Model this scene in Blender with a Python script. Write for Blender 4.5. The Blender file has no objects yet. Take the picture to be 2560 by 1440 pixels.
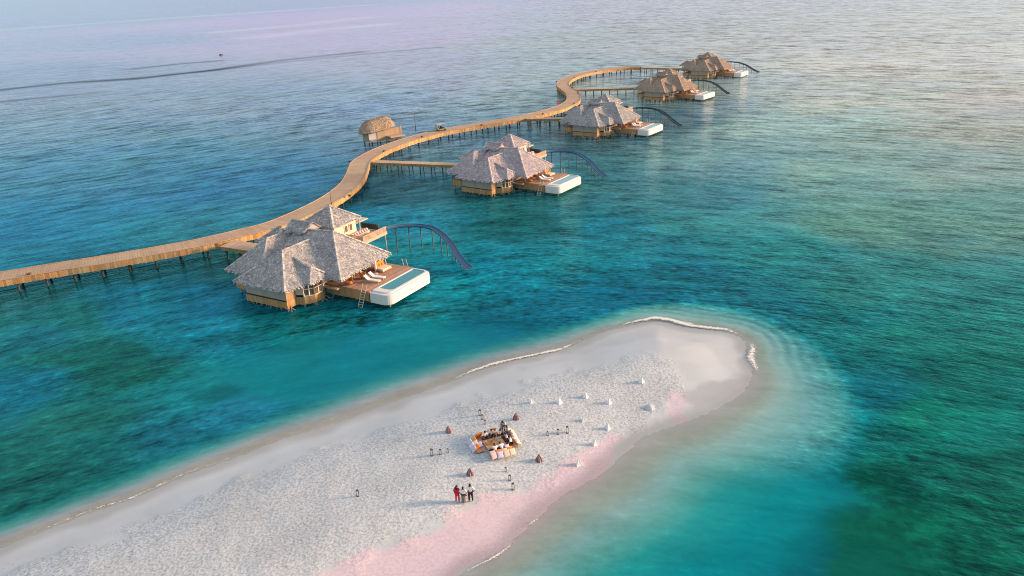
import bpy, bmesh, math, random
import numpy as np
from mathutils import Vector, Matrix, Quaternion
R = math.radians
random.seed(7); rng = np.random.default_rng(7)
C = bpy.context.scene.collection
S = bpy.context.scene

# ------------------------------------------------------------------ camera
FPX, ROLL, CAMH = 1950.0, 0.05, 43.0
PITCH = math.atan(790 / FPX)
cam = bpy.data.cameras.new('camera'); cam.sensor_width = 36; cam.lens = 36 * FPX / 2560
cam.clip_start = 0.5; cam.clip_end = 120000
co = bpy.data.objects.new('camera', cam); C.objects.link(co); S.camera = co
_f = Vector((0, math.cos(PITCH), -math.sin(PITCH))); _u = Vector((0, math.sin(PITCH), math.cos(PITCH))); _r = Vector((1, 0, 0))
_X = _r * math.cos(ROLL) - _u * math.sin(ROLL); _Y = _r * math.sin(ROLL) + _u * math.cos(ROLL)
co.matrix_world = Matrix(((_X.x, _Y.x, -_f.x, 0), (_X.y, _Y.y, -_f.y, 0), (_X.z, _Y.z, -_f.z, CAMH), (0, 0, 0, 1)))

# ------------------------------------------------------------------ light
SUN_EL, SUN_AZ = R(12), math.atan2(0.10, 1.0)          # azimuth measured from +x
w = bpy.data.worlds.new('World'); S.world = w; w.use_nodes = True
nt = w.node_tree; nt.nodes.clear()
sky = nt.nodes.new('ShaderNodeTexSky'); sky.sky_type = 'NISHITA'; sky.sun_disc = False
sky.sun_elevation = SUN_EL; sky.sun_rotation = math.pi / 2 - SUN_AZ
sky.air_density = 1.0; sky.dust_density = 0.5; sky.ozone_density = 1.0; sky.altitude = 0
bgn = nt.nodes.new('ShaderNodeBackground'); bgn.inputs[1].default_value = 0.15
hs = nt.nodes.new('ShaderNodeHueSaturation'); hs.inputs['Saturation'].default_value = 0.35
outn = nt.nodes.new('ShaderNodeOutputWorld')
nt.links.new(sky.outputs[0], hs.inputs['Color']); mxw = nt.nodes.new('ShaderNodeMix'); mxw.data_type = 'RGBA'; mxw.inputs[0].default_value = 0.78      # thin pale cloud veil over the clear sky
veil = nt.nodes.new('ShaderNodeMix'); veil.data_type = 'RGBA'; veil.inputs[6].default_value = (.98, 1.34, 1.72, 1); veil.inputs[7].default_value = (2.15, 2.30, 2.48, 1)
tcw = nt.nodes.new('ShaderNodeTexCoord'); spw = nt.nodes.new('ShaderNodeSeparateXYZ'); mrw = nt.nodes.new('ShaderNodeMapRange'); mrw.inputs[1].default_value = .08; mrw.inputs[2].default_value = .60
rgt = nt.nodes.new('ShaderNodeMapRange'); rgt.inputs[1].default_value = -.25; rgt.inputs[2].default_value = .8; rgt.inputs[3].default_value = 0; rgt.inputs[4].default_value = 1.0    # brighter cloud towards the sun
mxm = nt.nodes.new('ShaderNodeMath'); mxm.operation = 'MAXIMUM'
nt.links.new(tcw.outputs['Generated'], spw.inputs[0]); nt.links.new(spw.outputs[2], mrw.inputs[0]); nt.links.new(spw.outputs[0], rgt.inputs[0]); nt.links.new(mrw.outputs[0], mxm.inputs[0]); nt.links.new(rgt.outputs[0], mxm.inputs[1]); nt.links.new(mxm.outputs[0], veil.inputs[0]); nt.links.new(veil.outputs[2], mxw.inputs[7])
nt.links.new(hs.outputs[0], mxw.inputs[6]); nt.links.new(mxw.outputs[2], bgn.inputs[0]); nt.links.new(bgn.outputs[0], outn.inputs[0])
sl = bpy.data.lights.new('sun', 'SUN'); sl.energy = 3.8; sl.angle = R(11.0); sl.color = (1.0, 0.62, 0.36)
so = bpy.data.objects.new('sun', sl); C.objects.link(so)
sd = Vector((math.cos(SUN_EL) * math.cos(SUN_AZ), math.cos(SUN_EL) * math.sin(SUN_AZ), math.sin(SUN_EL)))
so.rotation_euler = sd.to_track_quat('Z', 'Y').to_euler(); so.location = (60, 0, 60)
S.view_settings.view_transform = 'Standard'; S.view_settings.look = 'None'
S.view_settings.exposure = 1.12; S.view_settings.gamma = 1.0
S.render.engine = 'CYCLES'
S.cycles.filter_width = 1.0; S.cycles.max_bounces = 6; S.cycles.transparent_max_bounces = 6

# ------------------------------------------------------------------ pixel of the photograph -> point of the place
def at(px, py, z=0.0):
    u = px - 1280; v = py - 720; c, s = math.cos(ROLL), math.sin(ROLL)
    u, v = (u * c - v * s) / FPX, (u * s + v * c) / FPX
    dy = math.cos(PITCH) - v * math.sin(PITCH); dz = -math.sin(PITCH) - v * math.cos(PITCH)
    t = (z - CAMH) / dz
    return (u * t, dy * t)
def lin(c):
    return tuple(((x / 255) / 12.92 if x <= 10 else ((x / 255 + .055) / 1.055) ** 2.4) for x in c)

# ------------------------------------------------------------------ materials
def new_mat(name):
    m = bpy.data.materials.new(name); m.use_nodes = True
    n = m.node_tree; p = n.nodes['Principled BSDF']; return m, n, p
def N(n, t, **kw):
    x = n.nodes.new(t)
    for k, v in kw.items():
        if k in x.inputs.keys(): x.inputs[k].default_value = v
        else: setattr(x, k, v)
    return x
def mth(n, op, a, b=None, c=None):
    x = n.nodes.new('ShaderNodeMath'); x.operation = op
    for i, q in enumerate((a, b, c)):
        if q is None: continue
        if isinstance(q, (int, float)): x.inputs[i].default_value = q
        else: n.links.new(q, x.inputs[i])
    return x.outputs[0]
def mixc(n, f, a, b, mode='MIX'):
    x = n.nodes.new('ShaderNodeMix'); x.data_type = 'RGBA'; x.blend_type = mode
    for i, q in ((0, f), (6, a), (7, b)):
        if isinstance(q, (int, float)): x.inputs[i].default_value = q
        elif isinstance(q, tuple): x.inputs[i].default_value = (*q, 1) if len(q) == 3 else q
        else: n.links.new(q, x.inputs[i])
    return x.outputs[2]
def toned(name, col, rough=.75, noise=.25, scale=3.0, bump=.0, bscale=30, metal=0, stretch=None, col2=None, spec=.4):
    """base colour x per-piece tone attribute x soft procedural mottling"""
    m, n, p = new_mat(name)
    a = N(n, 'ShaderNodeAttribute', attribute_name='tone')
    tc = N(n, 'ShaderNodeTexCoord'); mp = N(n, 'ShaderNodeMapping')
    if stretch: mp.inputs['Scale'].default_value = stretch
    n.links.new(tc.outputs['Object'], mp.inputs[0])
    nz = N(n, 'ShaderNodeTexNoise', Scale=scale, Detail=4.0); n.links.new(mp.outputs[0], nz.inputs['Vector'])
    f = mth(n, 'MULTIPLY_ADD', nz.outputs[0], 2 * noise, 1 - noise)
    f = mth(n, 'MULTIPLY', f, a.outputs['Fac'])
    base = (*col, 1)
    if col2:
        r = N(n, 'ShaderNodeValToRGB'); r.color_ramp.elements[0].position = .42; r.color_ramp.elements[1].position = .6
        n2 = N(n, 'ShaderNodeTexNoise', Scale=scale * .35, Detail=3.0); n.links.new(mp.outputs[0], n2.inputs['Vector']); n.links.new(n2.outputs[0], r.inputs[0])
        base = mixc(n, r.outputs[0], col, col2)
    comb = N(n, 'ShaderNodeCombineColor')
    for i in range(3): n.links.new(f, comb.inputs[i])
    n.links.new(mixc(n, 1.0, base, comb.outputs[0], 'MULTIPLY'), p.inputs['Base Color'])
    p.inputs['Roughness'].default_value = rough; p.inputs['Metallic'].default_value = metal
    p.inputs['Specular IOR Level'].default_value = spec
    if bump:
        bz = N(n, 'ShaderNodeTexNoise', Scale=bscale, Detail=3.0); n.links.new(mp.outputs[0], bz.inputs['Vector'])
        b = N(n, 'ShaderNodeBump', Strength=bump, Distance=.05); n.links.new(bz.outputs[0], b.inputs['Height']); n.links.new(b.outputs[0], p.inputs['Normal'])
    return m
M = {}
M['thatch'] = toned('thatch', (.45, .43, .425), .9, .22, 2.2, .5, 9, col2=(.36, .36, .38), spec=.2)
M['thatch_violet'] = toned('thatch_violet', (.50, .44, .46), .9, .2, 2.2, .5, 9, col2=(.42, .38, .42), spec=.2); M['thatch_tan'] = toned('thatch_tan', (.44, .34, .26), .9, .2, 2.2, .5, 9, col2=(.36, .29, .24), spec=.2)
M['thatch_gold'] = toned('thatch_gold', (.44, .33, .24), .9, .3, 2.2, .8, 9, spec=.2)
M['plank'] = toned('plank', (.47, .25, .10), .75, .3, 1.2, .2, 12, stretch=(1, 1, .25), col2=(.38, .27, .13))
M['board'] = toned('board', (.43, .29, .20), .8, .16, .5, .15, 14, col2=(.45, .33, .22))
M['deck'] = toned('deck', (.42, .235, .155), .6, .25, 1.0, .1, 12)
M['wall'] = toned('wall', (.40, .36, .30), .85, .15, 1.0, .1, 12)
M['wallorange'] = toned('wallorange', (.42, .26, .14), .75, .25, 1.5)
M['hutwall'] = toned('hutwall', (.40, .29, .19), .8, .12, 1.5)
M['cream'] = toned('cream', (.62, .52, .42), .8, .08, 1.5)
M['frame'] = toned('frame', (.72, .62, .52), .6, .08, 2)
M['pile'] = toned('pile', (.075, .065, .055), .85, .35, 3)
M['palepile'] = toned('palepile', (.30, .26, .20), .85, .35, 3)
M['rail'] = toned('rail', (.46, .33, .24), .7, .2, 3)
M['ladder'] = toned('ladder', (.50, .42, .34), .6, .1, 3)
M['white'] = toned('white', (.66, .645, .63), .5, .04, 1)
M['dark'] = toned('dark', (.03, .025, .022), .8, .2, 2)
M['slide'] = toned('slide', (.05, .13, .24), .35, .12, 1.2, spec=.5)
M['slide_dark'] = toned('slide_dark', (.028, .06, .09), .4, .12, 1.2, spec=.5)
M['slidepost'] = toned('slidepost', (.12, .10, .085), .7, .2, 2)
M['fabric_white'] = toned('fabric_white', (.78, .74, .72), .9, .05, 6)
M['fabric_orange'] = toned('fabric_orange', (.80, .27, .035), .9, .12, 5)
M['fabric_pink'] = toned('fabric_pink', (.72, .50, .50), .9, .08, 5)
M['fabric_peach'] = toned('fabric_peach', (.74, .54, .42), .9, .08, 5)
M['fabric_cream'] = toned('fabric_cream', (.70, .60, .44), .9, .08, 5)
M['fabric_grey'] = toned('fabric_grey', (.48, .50, .62), .9, .08, 5)
M['fabric_lilac'] = toned('fabric_lilac', (.62, .58, .74), .9, .08, 5)
M['wicker'] = toned('wicker', (.42, .20, .07), .8, .3, 14)
M['darkwood'] = toned('darkwood', (.12, .055, .035), .6, .3, 6)
M['tablewood'] = toned('tablewood', (.50, .26, .14), .5, .3, 5)
M['metal'] = toned('metal', (.10, .10, .10), .45, .1, 4, metal=.6)
M['stick'] = toned('stick', (.25, .16, .17), .85, .35, 8)
M['canvas'] = toned('canvas', (.80, .80, .80), .8, .04, 3)
M['skin'] = toned('skin', (.16, .075, .045), .55, .1, 8)
M['hair'] = toned('hair', (.012, .010, .010), .6, .1, 8)
M['shirt_white'] = toned('shirt_white', (.74, .72, .74), .9, .05, 9)
M['shirt_grey'] = toned('shirt_grey', (.52, .52, .50), .9, .05, 9)
M['shirt_lilac'] = toned('shirt_lilac', (.52, .52, .66), .9, .05, 9)
M['trouser_dark'] = toned('trouser_dark', (.045, .020, .028), .9, .05, 9)
M['sarong'] = toned('sarong', (.20, .15, .15), .9, .12, 9)
M['red'] = toned('red', (.55, .015, .04), .85, .08, 9)
M['cartgrey'] = toned('cartgrey', (.30, .27, .25), .6, .2, 4)
M['tyre'] = toned('tyre', (.02, .02, .02), .8, .1, 4)
M['plate'] = toned('plate', (.70, .62, .50), .4, .1, 8)
M['lampbrown'] = toned('lampbrown', (.14, .075, .04), .7, .1, 8)
M['green_soft'] = toned('green_soft', (.34, .33, .19), .9, .2, 5)
def glassy(name, col, rough=.08):
    m, n, p = new_mat(name); p.inputs['Base Color'].default_value = (*col, 1); p.inputs['Roughness'].default_value = rough
    nz = N(n, 'ShaderNodeTexNoise', Scale=2.5, Detail=2.0); tc = N(n, 'ShaderNodeTexCoord'); n.links.new(tc.outputs['Object'], nz.inputs['Vector'])
    b = N(n, 'ShaderNodeBump', Strength=.08, Distance=.05); n.links.new(nz.outputs[0], b.inputs['Height']); n.links.new(b.outputs[0], p.inputs['Normal'])
    return m
M['pane'] = glassy('pane', (.16, .10, .08)); M['pool'] = glassy('pool', (.03, .24, .30), .05)
M['pool_pale'] = glassy('pool_pale', (.22, .42, .46), .05)  # pool water with sky reflection painted into a paler base colour
M['darkglass'] = glassy('darkglass', (.05, .06, .06), .15)
# clear lantern glass
m, n, p = new_mat('lantern_glass'); p.inputs['Base Color'].default_value = (.8, .85, .85, 1); p.inputs['Roughness'].default_value = .05; p.inputs['Alpha'].default_value = .3; M['lantern_glass'] = m

# ------------------------------------------------------------------ mesh builder
class MB:
    def __init__(s): s.v = []; s.f = []; s.t = []
    def poly(s, pts, tone=1.0):
        b = len(s.v); s.v += [tuple(p) for p in pts]; s.f.append(tuple(range(b, b + len(pts)))); s.t.append(tone)
    def box(s, x0, x1, y0, y1, z0, z1, tone=1.0, M4=None):
        P = [Vector((x, y, z)) for z in (z0, z1) for y in (y0, y1) for x in (x0, x1)]
        if M4: P = [M4 @ q for q in P]
        b = len(s.v); s.v += [tuple(q) for q in P]
        for f in ((0, 2, 3, 1), (4, 5, 7, 6), (0, 1, 5, 4), (2, 6, 7, 3), (0, 4, 6, 2), (1, 3, 7, 5)):
            s.f.append(tuple(b + i for i in f)); s.t.append(tone)
    def beam(s, a, b_, wd, ht, tone=1.0, up=(0, 0, 1)):
        """a bar of width wd and height ht from a to b"""
        a = Vector(a); b_ = Vector(b_); d = (b_ - a); L = d.length
        if L < 1e-6: return
        d /= L; x = d.cross(Vector(up))
        if x.length < 1e-3: x = d.cross(Vector((1, 0, 0)))
        x.normalize(); y = x.cross(d)
        m = Matrix(((d.x, x.x, y.x, a.x), (d.y, x.y, y.y, a.y), (d.z, x.z, y.z, a.z), (0, 0, 0, 1)))
        s.box(0, L, -wd / 2, wd / 2, -ht / 2, ht / 2, tone, m)
    def tube(s, pts, r, n=8, tone=1.0, caps=True):
        pts = [Vector(p) for p in pts]; k = len(pts); rr = r if isinstance(r, (list, tuple)) else [r] * k
        base = len(s.v)
        for i, p in enumerate(pts):
            d = (pts[min(i + 1, k - 1)] - pts[max(i - 1, 0)]).normalized()
            x = d.cross(Vector((0, 0, 1)))
            if x.length < .05: x = d.cross(Vector((0, 1, 0)))
            x.normalize(); y = d.cross(x)
            for j in range(n):
                a = 2 * math.pi * j / n; s.v.append(tuple(p + (x * math.cos(a) + y * math.sin(a)) * rr[i]))
        for i in range(k - 1):
            for j in range(n):
                a = base + i * n + j; b = base + i * n + (j + 1) % n
                s.f.append((a, b, b + n, a + n)); s.t.append(tone)
        if caps:
            s.f.append(tuple(base + j for j in range(n))[::-1]); s.t.append(tone)
            s.f.append(tuple(base + (k - 1) * n + j for j in range(n))); s.t.append(tone)
    def prism(s, P, z0, z1, tone=1.0, top=True, bot=True):
        n = len(P)
        for i in range(n):
            a, b = P[i], P[(i + 1) % n]
            s.poly([(a[0], a[1], z0), (b[0], b[1], z0), (b[0], b[1], z1), (a[0], a[1], z1)], tone)
        if top: s.poly([(p[0], p[1], z1) for p in P], tone)
        if bot: s.poly([(p[0], p[1], z0) for p in P][::-1], tone)
    def planks(s, a, b, z0, z1, w=.22, th=.05, jit=.05, lo=.72, hi=1.25):
        """vertical planks between plan points a and b"""
        a = Vector((*a[:2], 0)); b = Vector((*b[:2], 0)); L = (b - a).length; n = max(1, int(L / w)); d = (b - a) / L
        for i in range(n):
            p = a + d * (L * i / n); q = a + d * (L * (i + 1) / n - .012)
            zz = z0 + random.uniform(-jit, jit)
            s.beam((p.x, p.y, (zz + z1) / 2), (q.x, q.y, (zz + z1) / 2), th + random.uniform(0, .012), z1 - zz, random.uniform(lo, hi))
    def build(s, name, mat, parent=None, smooth=False):
        me = bpy.data.meshes.new(name); me.from_pydata(s.v, [], s.f)
        at_ = me.attributes.new('tone', 'FLOAT', 'FACE'); at_.data.foreach_set('value', s.t)
        me.materials.append(M[mat] if isinstance(mat, str) else mat)
        if smooth: me.polygons.foreach_set('use_smooth', [True] * len(me.polygons))
        me.update()
        o = bpy.data.objects.new(name, me); C.objects.link(o)
        if parent: o.parent = parent
        return o
def tag(o, label=None, cat=None, group=None, kind=None):
    if label: o['label'] = label
    if cat: o['category'] = cat
    if group: o['group'] = group
    if kind: o['kind'] = kind
    return o
def thing(name, label, cat, loc=(0, 0, 0), rz=0, group=None, sc=1.0):
    o = bpy.data.objects.new(name, None); C.objects.link(o); o.empty_display_size = .3
    o.location = loc; o.rotation_euler = (0, 0, rz); o.scale = (sc,) * 3
    return tag(o, label, cat, group)
def dup(root, label=None, loc=None, rz=None, sc=None, parent=None):
    kids = [o for o in C.objects if o.parent is root] if parent is None else root['_k']
    r = root.copy(); C.objects.link(r)
    if label: r['label'] = label
    if loc is not None: r.location = loc
    if rz is not None: r.rotation_euler = (0, 0, rz)
    if sc is not None: r.scale = (sc,) * 3
    for ch in kids:
        c = ch.copy(); C.objects.link(c); c.parent = r
        for g in [o for o in C.objects if o.parent is ch]:
            d = g.copy(); C.objects.link(d); d.parent = c
    return r

# ================================================================== SAND BANK
def W(L, z=0.0): return np.array([at(x, y, z) for x, y in L])
def smooth_poly(P, it=2):
    for _ in range(it):
        Q = np.roll(P, -1, 0); P = np.stack([P * .75 + Q * .25, P * .25 + Q * .75], 1).reshape(-1, 2)
    return P
def sdf(X, Y, P):
    """signed distance to a closed polygon, positive inside"""
    d = np.full(X.shape, 1e18); ins = np.zeros(X.shape, bool)
    for i in range(len(P)):
        ax, ay = P[i]; bx, by = P[(i + 1) % len(P)]; ex, ey = bx - ax, by - ay; L = ex * ex + ey * ey + 1e-12
        t = np.clip(((X - ax) * ex + (Y - ay) * ey) / L, 0, 1)
        d = np.minimum(d, (X - ax - t * ex) ** 2 + (Y - ay - t * ey) ** 2)
        c = ((ay > Y) != (by > Y)) & (X < (bx - ax) * (Y - ay) / (by - ay + 1e-15) + ax); ins ^= c
    return np.sqrt(d) * np.where(ins, 1, -1)
def sstep(a, b, x):
    t = np.clip((x - a) / (b - a), 0, 1); return t * t * (3 - 2 * t)
WATERLINE = smooth_poly(W([(-700, 1640), (-300, 1480), (0, 1369), (56, 1347), (231, 1278), (331, 1247), (462, 1187), (562, 1153), (687, 1103), (760, 1080), (837, 1060), (946, 1016), (1028, 988), (1137, 949), (1233, 912), (1400, 876), (1434, 862), (1494, 834), (1550, 818), (1637, 799), (1722, 818), (1816, 827), (1856, 842), (1873, 862), (1864, 896), (1888, 925),
    (1878, 965), (1830, 1005), (1770, 1036), (1715, 1059), (1612, 1090), (1569, 1134), (1525, 1171), (1470, 1210), (1418, 1235), (1377, 1268), (1353, 1295), (1314, 1324), (1268, 1374), (1208, 1410), (1153, 1440), (1040, 1510), (850, 1640), (300, 1900), (-700, 2050)]))
SHELF = smooth_poly(W([(-700, 1500), (-300, 1375), (0, 1275), (150, 1225), (400, 1125), (560, 1060), (700, 1005), (900, 925), (1100, 868), (1300, 822), (1480, 782), (1600, 756), (1740, 748), (1860, 766), (2010, 828), (2120, 905), (2185, 1005), (2200, 1120), (2150, 1270), (2075, 1390), (1950, 1490), (1750, 1560), (1500, 1720), (900, 2050), (-700, 2300)]))
ROUGH = W([(-700, 1650), (0, 1425), (200, 1353), (400, 1278), (594, 1190), (700, 1150), (842, 1101), (946, 1060), (1083, 1024), (1247, 978), (1400, 931), (1456, 909), (1581, 887), (1637, 887), (1690, 906), (1712, 934), (1703, 965), (1659, 1021), (1597, 1065), (1537, 1090), (1519, 1096), (1448, 1131), (1394, 1175), (1355, 1216), (1273, 1235), (1208, 1257), (1153, 1279), (1079, 1333), (1000, 1361), (860, 1413), (780, 1450), (500, 1600), (-700, 2000)], 1.0)
PINK = W([(700, 1500), (780, 1447), (860, 1402), (1000, 1352), (1079, 1322), (1150, 1265), (1208, 1236), (1273, 1222), (1355, 1196), (1394, 1165), (1448, 1120), (1519, 1078), (1560, 1078), (1540, 1110), (1510, 1180), (1425, 1232), (1380, 1264), (1310, 1327), (1262, 1366), (1200, 1400), (1100, 1440), (950, 1520)], .7)
def sand_z(X, Y, d):
    z = np.where(d > 0, 1.15 * sstep(0, 11, d), -np.minimum(-d * .11, 4.5) - .02)
    return z
def ground(x, y):
    X = np.array([float(x)]); Y = np.array([float(y)]); return float(sand_z(X, Y, sdf(X, Y, WATERLINE))[0])
def grid_mesh(name, xs, ys, zf, mat, attrs):
    nx, ny = len(xs), len(ys); X, Y = np.meshgrid(xs, ys); Z = zf
    me = bpy.data.meshes.new(name); me.vertices.add(nx * ny)
    me.vertices.foreach_set('co', np.stack([X, Y, Z], -1).reshape(-1).astype(np.float32))
    I = (np.arange(ny - 1)[:, None] * nx + np.arange(nx - 1)[None]).reshape(-1)
    F = np.stack([I, I + 1, I + nx + 1, I + nx], -1).astype(np.int32); nf = len(F)
    me.loops.add(nf * 4); me.loops.foreach_set('vertex_index', F.reshape(-1))
    me.polygons.add(nf); me.polygons.foreach_set('loop_start', np.arange(0, nf * 4, 4, dtype=np.int32))
    me.polygons.foreach_set('use_smooth', [True] * nf)
    me.update(calc_edges=True)
    for k, a in attrs.items():
        if a.ndim == 3:
            t = me.attributes.new(k, 'FLOAT_COLOR', 'POINT'); b = np.ones((nx * ny, 4), np.float32); b[:, :3] = a.reshape(-1, 3); t.data.foreach_set('color', b.reshape(-1))
        else:
            t = me.attributes.new(k, 'FLOAT', 'POINT'); t.data.foreach_set('value', a.reshape(-1).astype(np.float32))
    me.materials.append(mat); o = bpy.data.objects.new(name, me); C.objects.link(o); return o

def vnoise(X, Y, s, seed=0):
    """smooth value noise 0..1"""
    g = np.random.default_rng(seed).random((256, 256)); x = X / s + 1000; y = Y / s + 1000
    xi = np.floor(x).astype(int); yi = np.floor(y).astype(int); fx = x - xi; fy = y - yi; fx = fx * fx * (3 - 2 * fx); fy = fy * fy * (3 - 2 * fy)
    a = g[yi % 256, xi % 256]; b = g[yi % 256, (xi + 1) % 256]; c = g[(yi + 1) % 256, xi % 256]; d = g[(yi + 1) % 256, (xi + 1) % 256]
    return (a * (1 - fx) + b * fx) * (1 - fy) + (c * (1 - fx) + d * fx) * fy

# sand material: trampled dry sand, smooth dry band, wet sand, rosy band
m, n, p = new_mat('sand'); M['sand'] = m
pos = N(n, 'ShaderNodeNewGeometry').outputs['Position']
aw = N(n, 'ShaderNodeAttribute', attribute_name='wet').outputs['Fac']; ar = N(n, 'ShaderNodeAttribute', attribute_name='rough').outputs['Fac']; ap = N(n, 'ShaderNodeAttribute', attribute_name='pink').outputs['Fac']
n1 = N(n, 'ShaderNodeTexNoise', Scale=4.3, Detail=4.0, Roughness=.6); n.links.new(pos, n1.inputs['Vector'])
n2 = N(n, 'ShaderNodeTexNoise', Scale=.9, Detail=3.0); n.links.new(pos, n2.inputs['Vector'])
n3 = N(n, 'ShaderNodeTexVoronoi', Scale=2.3); n.links.new(pos, n3.inputs['Vector'])
n4 = N(n, 'ShaderNodeTexNoise', Scale=.18, Detail=3.0); n.links.new(pos, n4.inputs['Vector'])
pock = mth(n, 'SMOOTHSTEP' if False else 'MULTIPLY', mth(n, 'SUBTRACT', n1.outputs[0], .5), 1.0)
r1 = N(n, 'ShaderNodeValToRGB'); r1.color_ramp.elements[0].position = .36; r1.color_ramp.elements[0].color = (.68, .68, .69, 1); r1.color_ramp.elements[1].position = .58; r1.color_ramp.elements[1].color = (1.04, 1.04, 1.04, 1)
n.links.new(n1.outputs[0], r1.inputs[0])
dry = mixc(n, ar, (.475, .522, .565), mixc(n, 1.0, (.50, .547, .59), r1.outputs[0], 'MULTIPLY'))
r4 = N(n, 'ShaderNodeValToRGB'); r4.color_ramp.elements[0].position = .3; r4.color_ramp.elements[0].color = (.90, .90, .90, 1); r4.color_ramp.elements[1].position = .7; r4.color_ramp.elements[1].color = (1.05, 1.05, 1.05, 1); n.links.new(n4.outputs[0], r4.inputs[0])
dry = mixc(n, 1.0, dry, r4.outputs[0], 'MULTIPLY')
vp = N(n, 'ShaderNodeTexVoronoi', Scale=2.1); n.links.new(pos, vp.inputs['Vector']); vr = N(n, 'ShaderNodeMapRange'); vr.inputs[1].default_value = .12; vr.inputs[2].default_value = .26; vr.inputs[3].default_value = 1; vr.inputs[4].default_value = 0; n.links.new(vp.outputs['Distance'], vr.inputs[0])
att = N(n, 'ShaderNodeAttribute', attribute_name='trail').outputs['Fac']; pr_ = mth(n, 'MULTIPLY', vr.outputs[0], mth(n, 'MULTIPLY_ADD', att, .75, mth(n, 'MULTIPLY', mth(n, 'MULTIPLY', ar, mth(n, 'SUBTRACT', 1.0, ar)), 1.6)))   # prints along the tracks and at the trampled edge
dry = mixc(n, mth(n, 'MINIMUM', pr_, .8), dry, mixc(n, 1.0, dry, (.55, .55, .56), 'MULTIPLY'))
dry = mixc(n, mth(n, 'MULTIPLY', ap, .8), dry, mixc(n, .5, (.60, .475, .55), r1.outputs[0], 'MULTIPLY'))
wetc = mixc(n, aw, dry, mixc(n, 1.0, dry, (.72, .70, .68), 'MULTIPLY'))
n.links.new(wetc, p.inputs['Base Color'])
rr = mth(n, 'MULTIPLY_ADD', aw, -.45, .9); n.links.new(rr, p.inputs['Roughness'])
p.inputs['Specular IOR Level'].default_value = .3
hgt = mth(n, 'ADD', mth(n, 'MULTIPLY', n1.outputs[0], .07), mth(n, 'ADD', mth(n, 'MULTIPLY', n3.outputs[0], .035), mth(n, 'MULTIPLY', n2.outputs[0], .05)))
hgt = mth(n, 'MULTIPLY', hgt, mth(n, 'MULTIPLY_ADD', ar, .97, .03))
b = N(n, 'ShaderNodeBump', Strength=.6, Distance=1.0); n.links.new(hgt, b.inputs['Height']); n.links.new(b.outputs[0], p.inputs['Normal'])

xs = np.arange(-110, 60, .45); ys = np.arange(18, 112, .45); X, Y = np.meshgrid(xs, ys)
dW = sdf(X, Y, WATERLINE); dR = sdf(X, Y, ROUGH); dP = sdf(X, Y, PINK)
nz1 = vnoise(X, Y, 2.2, 1) - .5; nz2 = vnoise(X, Y, .9, 2) - .5
rough = sstep(-.5, 1.2, dR + nz1 * 2.6 + nz2 * 1.6)
wet = 1 - sstep(.6, 2.4, dW + nz1 * 1.3)
DAMP = W([(1300, 912), (1434, 870), (1550, 825), (1640, 805), (1722, 822), (1816, 830), (1870, 862), (1868, 896), (1888, 930), (1878, 965), (1800, 1020), (1706, 1049), (1722, 999), (1719, 977), (1750, 943), (1812, 940), (1815, 915), (1787, 871), (1706, 849), (1628, 843), (1487, 868), (1400, 897), (1300, 925)], .5)
FILM = W([(1750, 943), (1812, 940), (1885, 945), (1830, 1005), (1770, 1036), (1715, 1059), (1706, 1049), (1722, 999), (1719, 977)], .5)
wet = np.maximum(wet, .30 * sstep(-.4, .6, sdf(X, Y, DAMP) + nz1 * 1.6)); wet = np.maximum(wet, .8 * sstep(-.3, .5, sdf(X, Y, FILM) + nz1 * 1.8 + nz2))
pink = sstep(-.3, .5, dP + nz1 * 1.2 + nz2 * .8); pink = np.maximum(pink, .8 * sstep(-.3, .4, sdf(X, Y, W([(1674, 975), (1700, 965), (1720, 985), (1712, 1038), (1674, 1030)], 1.0)) + nz2 * .5))
Z = sand_z(X, Y, dW) + rough * (dW > 3) * (nz2 * .05 + nz1 * .05)
trail = np.zeros(X.shape)
for pts in ([(-60, 46), (-30, 54), (-14, 57.5), (-5.5, 57), (-4, 60.5)], [(-4, 60.5), (-5, 63), (-4.2, 66.5), (1, 69.5), (6, 71), (13, 73)], [(1.5, 62), (4.5, 64), (8, 66.5), (14, 71)], [(-40, 50), (-20, 51), (-8, 52.5), (-5, 55)], [(-24, 62), (-12, 66), (-5, 69), (3, 73), (11, 76.5)]):
    for a, b2 in zip(pts, pts[1:]):
        a = np.array(a); b2 = np.array(b2, float); e_ = b2 - a; t_ = np.clip(((X - a[0]) * e_[0] + (Y - a[1]) * e_[1]) / (e_ @ e_), 0, 1); d_ = np.hypot(X - a[0] - t_ * e_[0], Y - a[1] - t_ * e_[1])
        trail = np.maximum(trail, np.exp(-((d_ + nz1 * .8) / .8) ** 2))
tag(grid_mesh('sand', xs, ys, Z, M['sand'], dict(wet=wet, rough=rough, pink=pink, trail=trail)), 'pale trampled sandbank tapering to a rounded tip', kind='structure')

# ================================================================== WATER
def axis(lim, near, step, grow):
    a = [0.0]
    while a[-1] < lim:
        s = step if a[-1] < near else step + (a[-1] - near) * grow
        a.append(a[-1] + s)
    return np.array(a)
ax = axis(60000, 110, 1.1, .06); xs = np.concatenate([-ax[::-1][:-1], ax])
ys = np.concatenate([[-4000, -400, -60, 0], 12 + axis(90000, 200, .85, .014)])
X, Y = np.meshgrid(xs, ys)
d1 = -sdf(X, Y, WATERLINE); d2 = sdf(X, Y, SHELF)
sn = (vnoise(X, Y, 9, 5) - .5) * 3.0 * sstep(0, 6, d1)
t = np.where(d2 <= 0, 1.0, np.clip(d1, 0, None) / (np.clip(d1, 0, None) + np.clip(d2, 1e-6, None)))
t = np.where(d1 < 0, 0, t); t = np.clip(t + sn * .03, 0, 1)
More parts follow.
